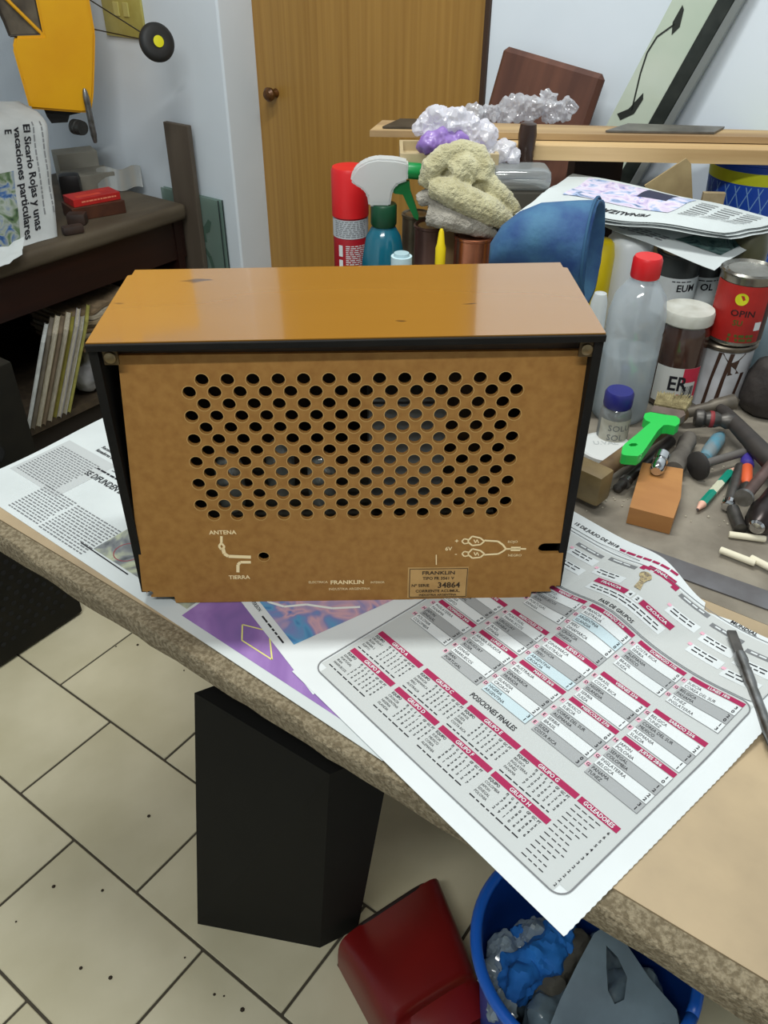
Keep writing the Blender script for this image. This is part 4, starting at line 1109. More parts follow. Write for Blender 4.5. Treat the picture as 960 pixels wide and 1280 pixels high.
# ------------------------------------------------------------------ planks, board, glass panel and bags at the back
PINE = mat('pine_plank', rgb(206, 176, 128), 0.6, 0, rgb(178, 144, 96), 30, (0.06, 1, 1), 5)
PINE2 = mat('weathered_plank', rgb(182, 154, 110), 0.7, 0, rgb(140, 112, 78), 24, (0.08, 1, 1), 5)
def slab(name, px4, z, th, m, label=None, cat=None, parent=None, group=None, bev=0.0):
    pts = [atz(u, v, z) for u, v in px4]
    mb = MB(); mb.add([p - Vector((0, 0, th)) for p in pts] + pts, [(3, 2, 1, 0), (4, 5, 6, 7), (0, 1, 5, 4), (1, 2, 6, 5), (2, 3, 7, 6), (3, 0, 4, 7)])
    c = sum(pts, Vector()) / 4 - Vector((0, 0, th))
    mb.v = [tuple(Vector(v) - c) for v in mb.v]
    rot = math.atan2((pts[1] - pts[0]).y, (pts[1] - pts[0]).x)
    mb.v = [tuple(Matrix.Rotation(-rot, 3, 'Z') @ Vector(v)) for v in mb.v]
    o = mb.build(name, m, parent); o.location = c; o.rotation_euler = (0, 0, rot)
    if label: tag(o, label, cat, group)
    return o
zp = ZB + 0.280
slab('pine_plank', [(565, 180), (1040, 190), (1040, 175), (565, 165)], zp, 0.022, PINE, 'thick pale pine plank lying across the clutter, front one', 'plank', None, 'planks across the clutter')
slab('thin_plank', [(462, 163), (1040, 173), (1040, 165), (478, 150)], zp + 0.0115, 0.010, PINE2, 'thin weathered plank lying behind the thick pine plank', 'plank', None, 'planks across the clutter')
zs = zp + 0.0155
slab('metal_strip', [(757, 163), (893, 165), (906, 158), (785, 154)], zs, 0.003, M_('grey_strip', rgb(120, 116, 108), 0.45, 0.5, rgb(98, 94, 88), 30), 'short grey metal strip lying on the plank below the mirror', 'metal strip')
slab('slate_strip', [(478, 158), (610, 160), (614, 150), (500, 148)], zs, 0.003, M_('dark_strip', rgb(78, 72, 62), 0.5, 0.3, rgb(60, 54, 46), 30), 'dark thin strip at the left end of the plank by the door', 'metal strip')
# supports
c = atz(768, 205, zp - 0.022); t = thing('wooden_box', 'dark brown wooden box carrying the planks', 'box', Vector((c.x, c.y, ZB)) + EY * 0.13)
MB().box((0, 0, (zp - 0.022 - ZB) / 2), (0.085, 0.06, zp - 0.022 - ZB - 0.0005), bev=0.002).build('box_body', M_('dark_box', rgb(48, 26, 16), 0.6, 0, rgb(36, 20, 12), 20), t)
c = atz(520, 170, ZB + 0.296); t = thing('cardboard_carton', 'plain cardboard carton behind the towel under the tray', 'carton', Vector((c.x, c.y, ZB)) + EY * 0.01 + EX * 0.075)
MB().box((0, 0, 0.1275), (0.09, 0.09, 0.2545), bev=0.001).build('carton', M_('cardboard', rgb(150, 122, 84), 0.85, 0, rgb(134, 106, 72), 30), t)
PC = t.location.copy()
# cardboard flap leaning under the plank
P0 = atz(835, 236, ZB + 0.225)
fl_ = MB(); pts = [px_local(P0)(u, v) for u, v in ((806, 232), (858, 198), (864, 205), (866, 252), (812, 250))]
fl_.add([p for p in pts] + [p + EY * 0.004 for p in pts], [(0, 1, 2, 3, 4), (9, 8, 7, 6, 5)] + [(i, (i + 1) % 5, 5 + (i + 1) % 5, 5 + i) for i in range(5)])
bk = [Vector((p.x, p.y, ZB)) for p in (pts[4], pts[3])]
fl_.add([pts[4], pts[3], pts[3] + EY * 0.004, pts[4] + EY * 0.004, bk[0], bk[1], bk[1] + EY * 0.004, bk[0] + EY * 0.004], [(0, 1, 5, 4), (1, 2, 6, 5), (2, 3, 7, 6), (3, 0, 4, 7), (4, 5, 6, 7)])
tag(fl_.build('cardboard_piece', M_('pale_card', rgb(160, 140, 100), 0.85, 0, rgb(138, 118, 82), 26)), 'torn beige cardboard piece standing under the plank', 'cardboard')
P0 = atz(893, 240, ZB + 0.215); o = MB().box((0, 0, 0.1075), (0.036, 0.010, 0.2145), bev=0.001).build('beige_offcut', M_('beige_ply', rgb(168, 150, 118), 0.8, 0, rgb(150, 132, 100), 40)); o.location = (P0.x, P0.y, ZB); o.rotation_euler = (0, 0, TH - 0.1)
tag(o, 'small beige plywood offcut standing before the blue bucket', 'offcut')

# brown panel leaning on the wall
T1, T2 = aty(632, 57, 1.150), aty(758, 94, 1.150)
xa = (T2 - T1).normalized(); dn = Vector((0, -0.20, -1)); dn = (dn - xa * dn.dot(xa)).normalized(); nrm = xa.cross(-dn).normalized()
wid = (T2 - T1).length
ln_ = min((T1.z - ZB) / -dn.z, (T2.z - ZB) / -dn.z) - 0.002
mx = Matrix.Translation((T1 + T2) / 2 + dn * ln_ / 2) @ Matrix((xa, nrm, -dn)).transposed().to_4x4()
o = MB().box((0, 0, 0), (wid, 0.022, ln_), bev=0.009, seg=1).build('dark_board', mat('walnut_panel', rgb(100, 62, 46), 0.5, 0, rgb(78, 46, 34), 30, (1, 1, 0.1), 5)); o.matrix_world = mx
tag(o, 'thick dark brown board with chamfered edges leaning against the white wall', 'board')

# tall glass panel leaning on the wall
bl_, tl_ = aty(762, 150, 1.165), aty(838, 0, 1.165); br_ = aty(836, 150, 1.165); 
up_ = (tl_ - bl_).normalized(); up_ = Vector((up_.x, 0.06, up_.z)).normalized(); sd_ = Vector((up_.z, 0, -up_.x)).normalized(); nr = sd_.cross(up_)
start = (bl_.z - ZB - 0.03) / up_.z
O_ = bl_ - up_ * start
t = empty('leaning_mirror', O_); tag(t, 'tall pale green mirror strip with dark leaf decoration leaning on the wall', 'mirror')
L_ = start + 0.48; Wd = 0.118
mx = Matrix((sd_, nr, up_)).transposed().to_4x4()
def gp(name, mb, m, sm_=None): return mb.build(name, m, t, sm_, mx)
gp('glass', MB().box((0.036, 0, L_ / 2), (0.072, 0.006, L_)), mat('pale_green_glass', rgb(176, 190, 172), 0.08, 0, rgb(196, 204, 188), 4, coat=0.4))
gp('dark_channel', MB().box((0.086, 0.0, L_ / 2), (0.026, 0.014, L_), bev=0.002), M_('channel_black', rgb(24, 30, 26), 0.35, 0, rgb(44, 48, 44), 30))
gp('metal_edge', MB().box((0.1065, 0.0, L_ / 2), (0.015, 0.012, L_), bev=0.002), M_('edge_grey', rgb(130, 134, 132), 0.4, 0.4))
dec = MB(); fz = lambda x, y: Vector((x, 0.0038, y))
def loc_(u, v):
    P = aty(u, v, 1.165) - O_; return (P.dot(sd_), P.dot(up_))
dec.add([fz(*loc_(u, v)) for u, v in ((851, 6), (853, 12), (848, 34), (838, 44), (839, 28))], [(0, 1, 2, 3, 4)])
dec.add([fz(*loc_(u, v)) for u, v in ((804, 116), (804, 124), (793, 142), (776, 150), (772, 142), (786, 136))], [tuple(range(6))])
dec.line(fz, [loc_(u, v) for u, v in ((842, 30), (820, 46), (808, 66), (800, 92), (790, 138))], 0.003)
gp('leaf_decoration', dec, M_('decor_black', rgb(30, 34, 28), 0.6), 'print')

# blue bucket with yellow band
Pb = aty(955, 152, 1.112); Hb = zp - 0.0225 - ZB          # the planks rest on its rim
t = thing('blue_bucket', 'blue bucket with yellow band and white net pattern at the right edge', 'bucket', Vector((Pb.x + 0.01, 1.112, ZB)))
MB().lathe([(0.062, 0), (0.064, 0.002), (0.082, Hb - 0.012), (0.086, Hb - 0.010), (0.086, Hb - 0.002), (0.084, Hb), (0.080, Hb - 0.004), (0.062, 0.02), (0, 0.02)], 48).build('bucket_body', M_('bucket_blue', rgb(28, 74, 178), 0.4), t, 40)
rr = lambda z: 0.064 + 0.018 * z / Hb
MB().lathe([(rr(Hb - 0.042) + 0.0008, Hb - 0.042), (rr(Hb - 0.022) + 0.0012, Hb - 0.022), (rr(Hb - 0.022) + 0.0002, Hb - 0.022)], 48).build('yellow_band', M_('band_yellow', rgb(196, 200, 30), 0.5), t, 40)
nt_ = MB()
for i in range(26):
    for sgn in (1, -1):
        vs = []
        for k in range(9):
            z = 0.02 + (Hb - 0.065) * k / 8; a = 2 * math.pi * i / 26 + sgn * 0.9 * k / 8
            vs += [((rr(z) + 0.0008) * math.cos(a + e), (rr(z) + 0.0008) * math.sin(a + e), z) for e in (-0.012, 0.012)]
        nt_.add(vs, [(2 * k, 2 * k + 1, 2 * k + 3, 2 * k + 2) for k in range(8)])
nt_.build('net_pattern', M_('net_pale', rgb(120, 160, 214), 0.5), t, 'print')

# tray with purple pouch and bags
zc = ZB + 0.2548
t = thing('shallow_tray', 'shallow beige tray on the carton behind the towel', 'tray', Vector((PC.x, PC.y, zc + 0.0003)) + EX * -0.022)
MB().box((0, 0, 0.004), (0.15, 0.09, 0.006), bev=0.001).build('tray_base', M_('tray_beige', rgb(176, 158, 122), 0.6), t)
for c_, s_ in (((0, -0.045, 0.012), (0.158, 0.006, 0.022)), ((0, 0.045, 0.012), (0.158, 0.006, 0.022)), ((-0.076, 0, 0.012), (0.006, 0.086, 0.022)), ((0.076, 0, 0.012), (0.006, 0.086, 0.022))):
    MB().box(c_, s_, bev=0.001).build('tray_rim', MT['tray_beige'], t)
PTR = t.location + Vector((0, 0, 0.028)) - EY * 0.025
q = px_local(PTR + EY * 0.0); s = scale_at(PTR)
a = MB()
for (u, v, r, dep) in ((535, 178, 15, -0.012), (552, 176, 18, -0.010), (575, 180, 15, -0.005), (600, 186, 9, 0.0)):
    a.lathe([(0, -r * s), (r * s * 0.7, -r * s * 0.7), (r * s, 0), (r * s * 0.7, r * s * 0.7), (0, r * s)], 12, Matrix.Translation(q(u, v, dep)))
o = blob(a, 0.003, 6, 0.012, 40, 0.005, 110, crumple=True).build('purple_pouch', mat('purple_plastic', rgb(116, 84, 160), 0.4, 0, rgb(150, 122, 186), 30, coat=0.3), None, 'full'); tag(o, 'shiny purple plastic pouch lying in the shallow tray', 'pouch')
BAG = clear('thin_white_bag', (0.90, 0.90, 0.96, 1), 0.30, 0.2, 0.08)
def bag(name, pts, label, m, base, amp=0.014, sc=26, vox=0.0022):
    qq = px_local(base); ss = scale_at(base); a = MB()
    for (u, v, r, dep) in pts:
        r *= ss * 1.3; a.lathe([(0, -r), (r * 0.7, -r * 0.7), (r, 0), (r * 0.7, r * 0.7), (0, r)], 12, Matrix.Translation(qq(u, v, dep)))
    o = blob(a, vox, 10, amp * 1.5, sc * 1.6, amp * 0.7, sc * 4.0, crumple=True).build(name, m, None, 24); tag(o, label, 'plastic bag'); return o
bag('plastic_bag', [(532, 160, 10, 0.012), (548, 154, 12, 0.01), (568, 155, 12, 0.01), (585, 162, 12, 0.01), (604, 170, 11, 0.012), (560, 168, 14, 0.02), (590, 180, 11, 0.012)], 'white plastic bag bunched over the purple pouch', BAG, PTR)
bag('plastic_bag', [(615, 192, 8, 0.0), (630, 190, 9, 0.005), (641, 197, 7, 0.0), (622, 198, 8, 0.01)], 'small white plastic bag hanging beside the dark wooden handle', BAG, PTR + EX * 0.05)
PW = atz(660, 150, zp + 0.012)
CLB = clear('clear_bag', (0.86, 0.86, 0.90, 1), 0.55, 0.1, 0.14)
bag('clear_bag', [(592, 143, 9, 0.0), (612, 142, 8, 0.01), (632, 139, 9, 0.0), (648, 134, 10, 0.0), (664, 136, 11, 0.0), (684, 126, 9, 0.01), (690, 138, 11, 0.0), (705, 136, 9, 0.0)], 'crumpled clear plastic bag on the plank before the brown board', CLB, PW + EY * 0.03, 0.016, 30)

# dark turned handle, clear tub
t = thing('turned_handle', 'dark turned wooden tool handle standing upright before the plank', 'tool handle', stand(661, 153, 0.316))
MB().lathe([(0.008, 0), (0.010, 0.004), (0.010, 0.20), (0.013, 0.215), (0.0145, 0.235), (0.0135, 0.258), (0.0125, 0.262), (0.0135, 0.266), (0.0125, 0.272), (0.0135, 0.276), (0.0150, 0.298), (0.013, 0.314), (0.008, 0.316), (0, 0.316)], 24).build('handle', mat('dark_walnut', rgb(44, 28, 20), 0.35, 0, rgb(60, 38, 24), 30, (1, 1, 0.1)), t, 40)
Pt = stand(650, 204, 0.265); t = thing('clear_tub', 'clear plastic tub lying between towel and newspaper', 'tub', Pt)
MB().box((0, 0, 0.115), (0.095, 0.06, 0.2295), bev=0.004).build('support_box', M_('dim_box', rgb(70, 66, 58), 0.8), t)
MB().box((0.0, 0.0, 0.2455), (0.098, 0.064, 0.032), bev=0.013, seg=3).build('tub', clear('smoky_plastic', (0.46, 0.48, 0.48, 1), 0.4, 0.08, 0.16), t, 50)
# @@TOOLS
# ------------------------------------------------------------------ tools on the bench, right of the radio
def rod(name, label, cat, p0, p1, r, m, z0, z1=None, n=14, group=None, taper=None):
    a, b = atz(*p0, z0), atz(*p1, z1 if z1 is not None else z0)
    o = empty(name, a); tag(o, label, cat, group)
    d_ = b - a; mx = frame((0, 0, 0), d_, (0, 0, 1)); L = d_.length
    o['len'] = 0; del o['len']
    return o, mx, L
def seg(t, mx, prof, name, m, n=18, smooth=40): return MB().lathe(prof, n, mx).build(name, m, t, smooth)

# mallet under the brush
WORN = mat('worn_wood', rgb(122, 98, 64), 0.7, 0, rgb(84, 62, 40), 30, (1, 1, 0.15), 6)
a, b = atz(738, 600, ZB + 0.030), atz(852, 517, ZB + 0.030)
t = empty('mallet', Vector((a.x, a.y, ZB))); tag(t, 'worn wooden mallet lying beside the radio', 'mallet')
d_ = (b - a); mx = frame((0, 0, 0.030), d_, (0, 0, 1)); L = d_.length
MB().lathe([(0.009, -0.02), (0.0105, 0.0), (0.011, L * 0.5), (0.0125, L * 0.9), (0.011, L), (0, L + 0.003)], 18, mx).build('handle', WORN, t, 40)
MB().box((0.002, 0, -0.006), (0.042, 0.050, 0.030), mx, bev=0.005).build('mallet_head', mat('mallet_head_m', rgb(104, 86, 52), 0.5, 0, rgb(128, 108, 70), 24, detail=6), t, 40)

# paint brush with green handle
c7 = lambda x, y: (720 + x / 6.857, 480 + y / 6.857)
def flat(pts, z, th, hole=None):
    P = [atz(*c7(*p), z) for p in pts]
    h = [[(lambda v: (v.x, v.y))(atz(*c7(*p), z)) for p in hole]] if hole else []
    mb = from_curve([(p.x, p.y) for p in P], h, th); mb.v = [(x, y, w + z - th) for x, y, w in mb.v]; return mb
zb = ZB + 0.060
G_ = M_('bright_green', rgb(34, 190, 76), 0.4)
t = empty('paint_brush', atz(800, 545, zb - 0.014)); tag(t, 'flat paint brush with bright green handle lying on the mallet', 'paint brush')
def tp2(name, mb, m, sm_=None):
    o = mb.build(name, m, None, sm_); o.parent = t; o.matrix_parent_inverse = Matrix.Translation(-t.location); return o
tp2('brush_handle', flat([(390, 590), (398, 540), (420, 510), (520, 430), (600, 360), (640, 328), (600, 312), (580, 285), (590, 252), (640, 240), (760, 262), (860, 275), (890, 300), (888, 335), (855, 362), (790, 350), (750, 352), (700, 400), (640, 490), (570, 590), (530, 618), (430, 612), (400, 605)], zb, 0.013, [(450, 522), (475, 508), (515, 508), (532, 520), (510, 532), (470, 534)]), G_)
tp2('ferrule', flat([(640, 236), (668, 182), (925, 228), (940, 262), (885, 296), (760, 258)], zb - 0.001, 0.011), M_('ferrule_m', rgb(138, 122, 112), 0.4, 0.6, rgb(110, 98, 90), 40))
br_m = mat('bristle', rgb(164, 152, 112), 0.9, 0, rgb(120, 108, 74), 90, (1, 1, 1), 3, bump=0.6, bscale=500)
bri = MB(); e0, e1 = [atz(*c7(*p), zb - 0.006) for p in ((672, 184), (928, 230))]; f0_, f1_ = [atz(*c7(*p), zb - 0.006) for p in ((700, 84), (1000, 128))]
for i in range(130):
    for lay in (-0.004, -0.002, 0.0, 0.002):
        s_ = (i + random.random()) / 130; p0, p1 = e0.lerp(e1, s_), f0_.lerp(f1_, s_ + random.uniform(-0.02, 0.02)) + Vector((0, 0, random.uniform(-0.003, 0.003)))
        p0 = p0 + Vector((0, 0, lay)); p1 = p1 + Vector((0, 0, lay)); p1 = p0.lerp(p1, random.uniform(0.8, 1.08))
        bri.tube([p0, p1], [0.0010, 0.0006], 4)
o = tp2('bristles', bri, br_m); o['kind'] = 'stuff'

# sanding block, socket
zt = ZB + 0.024
top = [atz(*p, zt) for p in ((787, 634), (803, 578), (854, 586), (851, 622), (842, 648))]
bt = [Vector((p.x, p.y, ZB + 0.0008)) for p in top]; n_ = 5
mb = MB(); mb.add(bt + top, [tuple(range(n_))[::-1], tuple(range(n_, 2 * n_))] + [(i, (i + 1) % n_, n_ + (i + 1) % n_, n_ + i) for i in range(n_)])
o = mb.build('wood_block', mat('orange_wood', rgb(178, 126, 70), 0.6, 0, rgb(158, 106, 56), 24, (0.3, 1, 1), 4)); tag(o, 'orange-brown wooden sanding block in front of the tools', 'block')
p = atz(823, 582, zt + 0.010); t = empty('steel_socket', Vector((p.x, p.y, zt))); tag(t, 'short shiny steel socket resting on the wooden block', 'socket')
mx = frame((0, 0, 0.0095), atz(831, 562, zt + 0.014) - atz(823, 582, zt + 0.010), (0, 0, 1))
MB().lathe([(0, -0.012), (0.006, -0.012), (0.0085, -0.009), (0.0085, 0.006), (0.0075, 0.007), (0.0075, 0.010), (0.0092, 0.011), (0.0092, 0.024), (0.007, 0.024), (0.006, 0.014), (0, 0.014)], 20, mx).build('socket', CHROME, t, 40)

def simple(name, label, cat, p0, p1, z, prof, m, group=None, z1=None, sx=1.0, extra=()):
    a, b = atz(*p0, z), atz(*p1, z if z1 is None else z1)
    t = empty(name, a); tag(t, label, cat, group)
    mx = frame((0, 0, 0), b - a, (0, 0, 1)); L = (b - a).length
    for nm, pr, mm in ([(prof[0], prof[1], m)] if m else []) + list(extra):
        MB().lathe([(r, f * L) for r, f in pr], 16, mx).build(nm, mm, t, 45)
    return t
GW = M_('grey_wood', rgb(108, 102, 94), 0.8, 0, rgb(84, 78, 72), 40)
simple('file_handle', 'grey wooden file handle behind the wooden block', 'file', (842, 588), (862, 546), ZB + 0.014, ('handle', [(0, 0), (0.012, 0.01), (0.013, 0.3), (0.010, 0.6), (0.012, 0.85), (0.009, 1), (0, 1)]), GW)
t = simple('rubber_plunger', 'round black rubber pad on a grey rod among the tools', 'tool', (873, 582), (934, 564), ZB + 0.020, ('rod', [(0.0055, 0.05), (0.0055, 0.99), (0, 1.0)]), M_('grey_rod', rgb(96, 92, 88), 0.6),
       extra=[('rubber_pad', [(0, -0.10), (0.012, -0.09), (0.0185, -0.03), (0.0185, 0.02), (0.010, 0.08), (0, 0.09)], M_('black_rubber', rgb(40, 36, 34), 0.7))])
simple('blue_tool_handle', 'pale blue plastic tool handle under the hammer', 'tool handle', (880, 574), (901, 544), ZB + 0.012, ('handle', [(0, 0), (0.008, 0.03), (0.010, 0.3), (0.010, 0.8), (0.006, 1.0), (0, 1.0)]), M_('blue_grip', rgb(84, 140, 160), 0.5, 0, rgb(120, 132, 136), 60))
# hammer
a, b = atz(905, 515, ZB + 0.034), atz(985, 600, ZB + 0.030)
t = empty('hammer', Vector((a.x, a.y, ZB + 0.018))); tag(t, 'ball-peen hammer with black handle at the right', 'hammer')
mx = frame((0, 0, 0.016), b - a, (0, 0, 1)); L = (b - a).length
MB().lathe([(0.006, -0.012), (0.009, 0), (0.0105, 0.2 * L), (0.0125, 0.6 * L), (0.012, L), (0, L)], 18, mx).build('handle', M_('black_grip', rgb(42, 38, 36), 0.6, 0, rgb(58, 52, 48), 40), t, 40)
h0, h1 = atz(868, 522, ZB + 0.034), atz(908, 526, ZB + 0.034)
mxh = frame(h0 - t.location, h1 - h0, (0, 0, 1)); Lh = (h1 - h0).length
MB().lathe([(0, 0), (0.011, 0.0005), (0.0125, 0.003), (0.0125, 0.010), (0.009, 0.014), (0.011, 0.020), (0.011, Lh - 0.014), (0.008, Lh - 0.008), (0.0115, Lh), (0.010, Lh + 0.008), (0.005, Lh + 0.012), (0, Lh + 0.013)], 20, mxh).build('hammer_head', DKSTEEL, t, 40)
MB().lathe([(0.0112, 0.019), (0.0116, 0.0195), (0.0116, 0.024), (0.0112, 0.0245)], 20, mxh).build('red_paint_mark', M_('mark_red', rgb(130, 40, 44), 0.6), t, 40)

# two-ended pencil: teal, white, teal
a, b = atz(871, 638, ZB + 0.006), atz(918, 585, ZB + 0.006)
t = empty('pencil', a); tag(t, 'thick teal and white double-ended carpenter pencil', 'pencil'); mx = frame((0, 0, 0), b - a, (0, 0, 1)); L = (b - a).length
TEAL = M_('teal_paint', rgb(14, 134, 112), 0.35); PINKW = M_('pencil_wood', rgb(222, 172, 150), 0.6)
for nm, z0, z1, m in (('paint_band', 0.14, 0.40, TEAL), ('white_band', 0.40, 0.62, M_('pencil_white', rgb(206, 206, 180), 0.4)), ('paint_band', 0.62, 0.88, TEAL)):
    MB().lathe([(0.0055, z0 * L), (0.0055, z1 * L)], 6, mx).build(nm, m, t)
for s0, s1 in ((0.14, 0.0), (0.88, 1.0)):
    pr = [(0.0052, s0 * L), (0.0018, (s0 + (s1 - s0) * 0.85) * L)]
    MB().lathe(pr, 12, mx).build('sharpened_end', PINKW, t, 40)
    MB().lathe([(0.0018, (s0 + (s1 - s0) * 0.85) * L), (0.0003, s1 * L)], 12, mx).build('lead', M_('lead_dark', rgb(60, 50, 50), 0.6), t, 40)

# screwdrivers, pliers, torch, pipe
simple('screwdriver', 'dark screwdriver with chrome collar next to the pencil', 'screwdriver', (926, 583), (912, 628), ZB + 0.010, ('handle', [(0, 0), (0.007, 0.02), (0.0075, 0.5), (0.0065, 0.97), (0.0065, 1.0)]), DKSTEEL,
       extra=[('collar', [(0.0065, 1.0), (0.0085, 1.01), (0.0085, 1.10), (0.006, 1.12), (0, 1.12)], CHROME)])
simple('socket_bar', 'short chrome bar lying just below the screwdriver', 'bar', (916, 636), (926, 662), ZB + 0.008, ('bar', [(0, 0), (0.0075, 0.02), (0.0075, 0.98), (0, 1)]), DKSTEEL)
simple('orange_pliers', 'orange and purple gripped pliers behind the screwdriver', 'pliers', (933, 612), (934, 580), ZB + 0.014, ('orange_grip', [(0.004, 0.2), (0.007, 0.3), (0.007, 0.85), (0.005, 0.9)]), M_('orange_grip', rgb(214, 92, 50), 0.5),
       extra=[('jaw', [(0, -0.2), (0.006, -0.1), (0.008, 0.1), (0.004, 0.22)], DKSTEEL), ('purple_grip', [(0.004, 0.9), (0.0085, 0.95), (0.0085, 1.25), (0, 1.3)], M_('purple_grip', rgb(62, 50, 140), 0.5))])
simple('torch', 'dark metal torch with rounded end at the right edge', 'torch', (948, 655), (976, 610), ZB + 0.019, ('torch_body', [(0, -0.1), (0.010, -0.08), (0.017, 0.05), (0.0185, 0.3), (0.015, 0.5), (0.013, 1.0), (0, 1.0)]), M_('torch_dark', rgb(62, 54, 52), 0.3, 0.6, rgb(44, 38, 38), 30),
       extra=[('lens_tip', [(0.0, -0.125), (0.007, -0.115), (0.0095, -0.08)], CHROME)])
simple('metal_pipe', 'dull pinkish metal pipe above the torch', 'pipe', (930, 622), (972, 572), ZB + 0.042, ('pipe', [(0.005, 0), (0.007, 0.0), (0.007, 1.0), (0, 1)]), M_('pink_metal', rgb(116, 92, 86), 0.4, 0.5, rgb(90, 70, 64), 40), extra=[('flange', [(0.006, -0.02), (0.011, -0.02), (0.011, 0.02), (0.006, 0.03)], STEEL)])
simple('chisel', 'flat grey chisel pointing away behind the hammer', 'chisel', (848, 518), (925, 500), ZB + 0.020, ('blade', [(0, 0), (0.008, 0.02), (0.008, 0.5), (0.010, 0.55), (0.011, 0.9), (0, 1.0)]), M_('chisel_grey', rgb(104, 96, 84), 0.5, 0.3, rgb(78, 72, 64), 40), z1=ZB + 0.034)
simple('wrench', 'dark wrench lying under the mallet handle', 'wrench', (770, 612), (842, 548), ZB + 0.008, ('shank', [(0, 0), (0.006, 0.02), (0.0055, 0.5), (0.007, 0.95), (0, 1.0)]), DKSTEEL)
simple('small_bolt', 'small grey bolt lying between mallet and wooden block', 'bolt', (780, 604), (792, 592), ZB + 0.009, ('bolt', [(0, 0), (0.008, 0.01), (0.008, 0.3), (0.0045, 0.32), (0.0045, 1.0), (0, 1)]), STEEL)
for i, (p0, p1, lb) in enumerate((((911, 668), (957, 674), 'white chalk stick nearest the torch'), ((900, 687), (944, 704), 'white chalk stick lying on the metal rule'), ((938, 697), (975, 716), 'white chalk stick cut by the right edge'))):
    simple('chalk_stick', lb, 'chalk', p0, p1, ZB + 0.0045 + (0.003 if i else 0), ('stick', [(0, 0), (0.0036, 0.005), (0.0040, 0.03), (0.0040, 0.97), (0.0034, 1), (0, 1)]), M_('chalk_white', rgb(222, 214, 190), 0.8), 'chalk sticks on the bench')

# metal rule lying along the bench
rl_ = MB(); pr = [(0.190, 0.2335), (0.95, 0.272), (0.95, 0.302), (0.190, 0.264)]
rl_.prism(pr, 0.0016, Matrix.Translation((0, 0, ZB + 0.0006)))
o = rl_.build('metal_rule', M_('rule_steel', rgb(122, 120, 122), 0.4, 0.6, rgb(104, 100, 100), 20)); tag(o, 'long flat steel rule lying along the bench by the newspaper', 'rule')

# steel scriber on the fixture page
a, b = atz(915, 792, ZB + 0.010), atz(968, 935, ZB + 0.010)
t = empty('steel_scriber', a); tag(t, 'steel scriber tool lying on the fixture newspaper', 'tool'); mx = frame((0, 0, 0), b - a, (0, 0, 1)); L = (b - a).length
MB().box((0, 0, 0.012), (0.0045, 0.009, 0.03), mx, bev=0.001).build('blade', DKSTEEL, t)
MB().lathe([(0.003, 0.026), (0.0055, 0.028), (0.0062, 0.036), (0.0050, 0.044), (0.0058, 0.052), (0.0058, 0.066), (0.0048, 0.072), (0.0052, 0.08), (0.0052, L), (0, L)], 20, mx).build('shaft', STEEL, t, 40)
# crumbs and chips on the bench
cr = MB()
for i in range(70):
    u, v = random.choice(((random.uniform(850, 955), random.uniform(600, 660)), (random.uniform(730, 790), random.uniform(590, 640)), (random.uniform(860, 955), random.uniform(540, 600))))
    P = atz(u, v, ZB + 0.001); r_ = random.uniform(0.0006, 0.0018)
    cr.lathe([(0, -r_), (r_, 0), (0, r_)], 5, Matrix.Translation(P))
o = cr.build('wood_crumbs', M_('crumb', rgb(176, 168, 150), 0.9)); o['kind'] = 'stuff'; tag(o, 'pale dust crumbs scattered among the tools', 'crumbs')

# ------------------------------------------------------------------ on the floor: dustpan and bin
DP = mat('red_dustpan', rgb(120, 22, 20), 0.32, 0, rgb(100, 18, 18), 6)
e0, e1 = atz(423, 1176, 0.085), atz(549, 1093, 0.085)
ba = Vector((0.30, -0.20, 0.0)); 
k0, k1 = atz(510, 1330, 0.10), atz(618, 1262, 0.10)
t = empty('dustpan', Vector((e0.x, e0.y, 0))); tag(t, 'dark red plastic dustpan on the floor beside the blue bin', 'dustpan')
def hood(a_, b_):
    l0, l1 = e0.lerp(k0, b_), e1.lerp(k1, b_)
    x = a_ * 2 - 1; sx = math.copysign(min(1, abs(math.sin(x * math.pi / 2)) ** 0.9), x)
    h = (1 - abs(x) ** 7)
    c = l0.lerp(l1, 0.5 + 0.5 * sx)
    zt_ = 0.085 + 0.018 * math.sin(b_ * math.pi) * (1 - x * x) + (0.02 * sm(0.72, 0.80, b_) * (1 - x * x))
    return Vector((c.x, c.y, 0.008 + (zt_ - 0.008) * h)) - t.location
MB().sheet(hood, 28, 24, 0.003).build('hood', DP, t, 50)
fl4 = [e0, e1, k1, k0]; mb = MB(); mb.add([Vector((p.x, p.y, z)) - t.location for z in (0.003, 0.0065) for p in fl4], [(3, 2, 1, 0), (4, 5, 6, 7), (0, 1, 5, 4), (1, 2, 6, 5), (2, 3, 7, 6), (3, 0, 4, 7)]); mb.build('base_plate', DP, t)
lp = MB(); lp.tube([Vector((e0.lerp(e1, i / 12).x, e0.lerp(e1, i / 12).y, 0.009 + 0.077 * (1 - abs(i / 6 - 1) ** 8))) - t.location for i in range(13)], 0.004, 8); lp.build('front_lip', M_('lip_black', rgb(26, 12, 10), 0.5), t, 40)
hm_ = (k0 + k1) / 2; MB().tube([Vector((hm_.x, hm_.y, 0.06)) - t.location, Vector((hm_.x + 0.10, hm_.y - 0.13, 0.10)) - t.location], [0.014, 0.012], 12).build('handle', DP, t, 40)

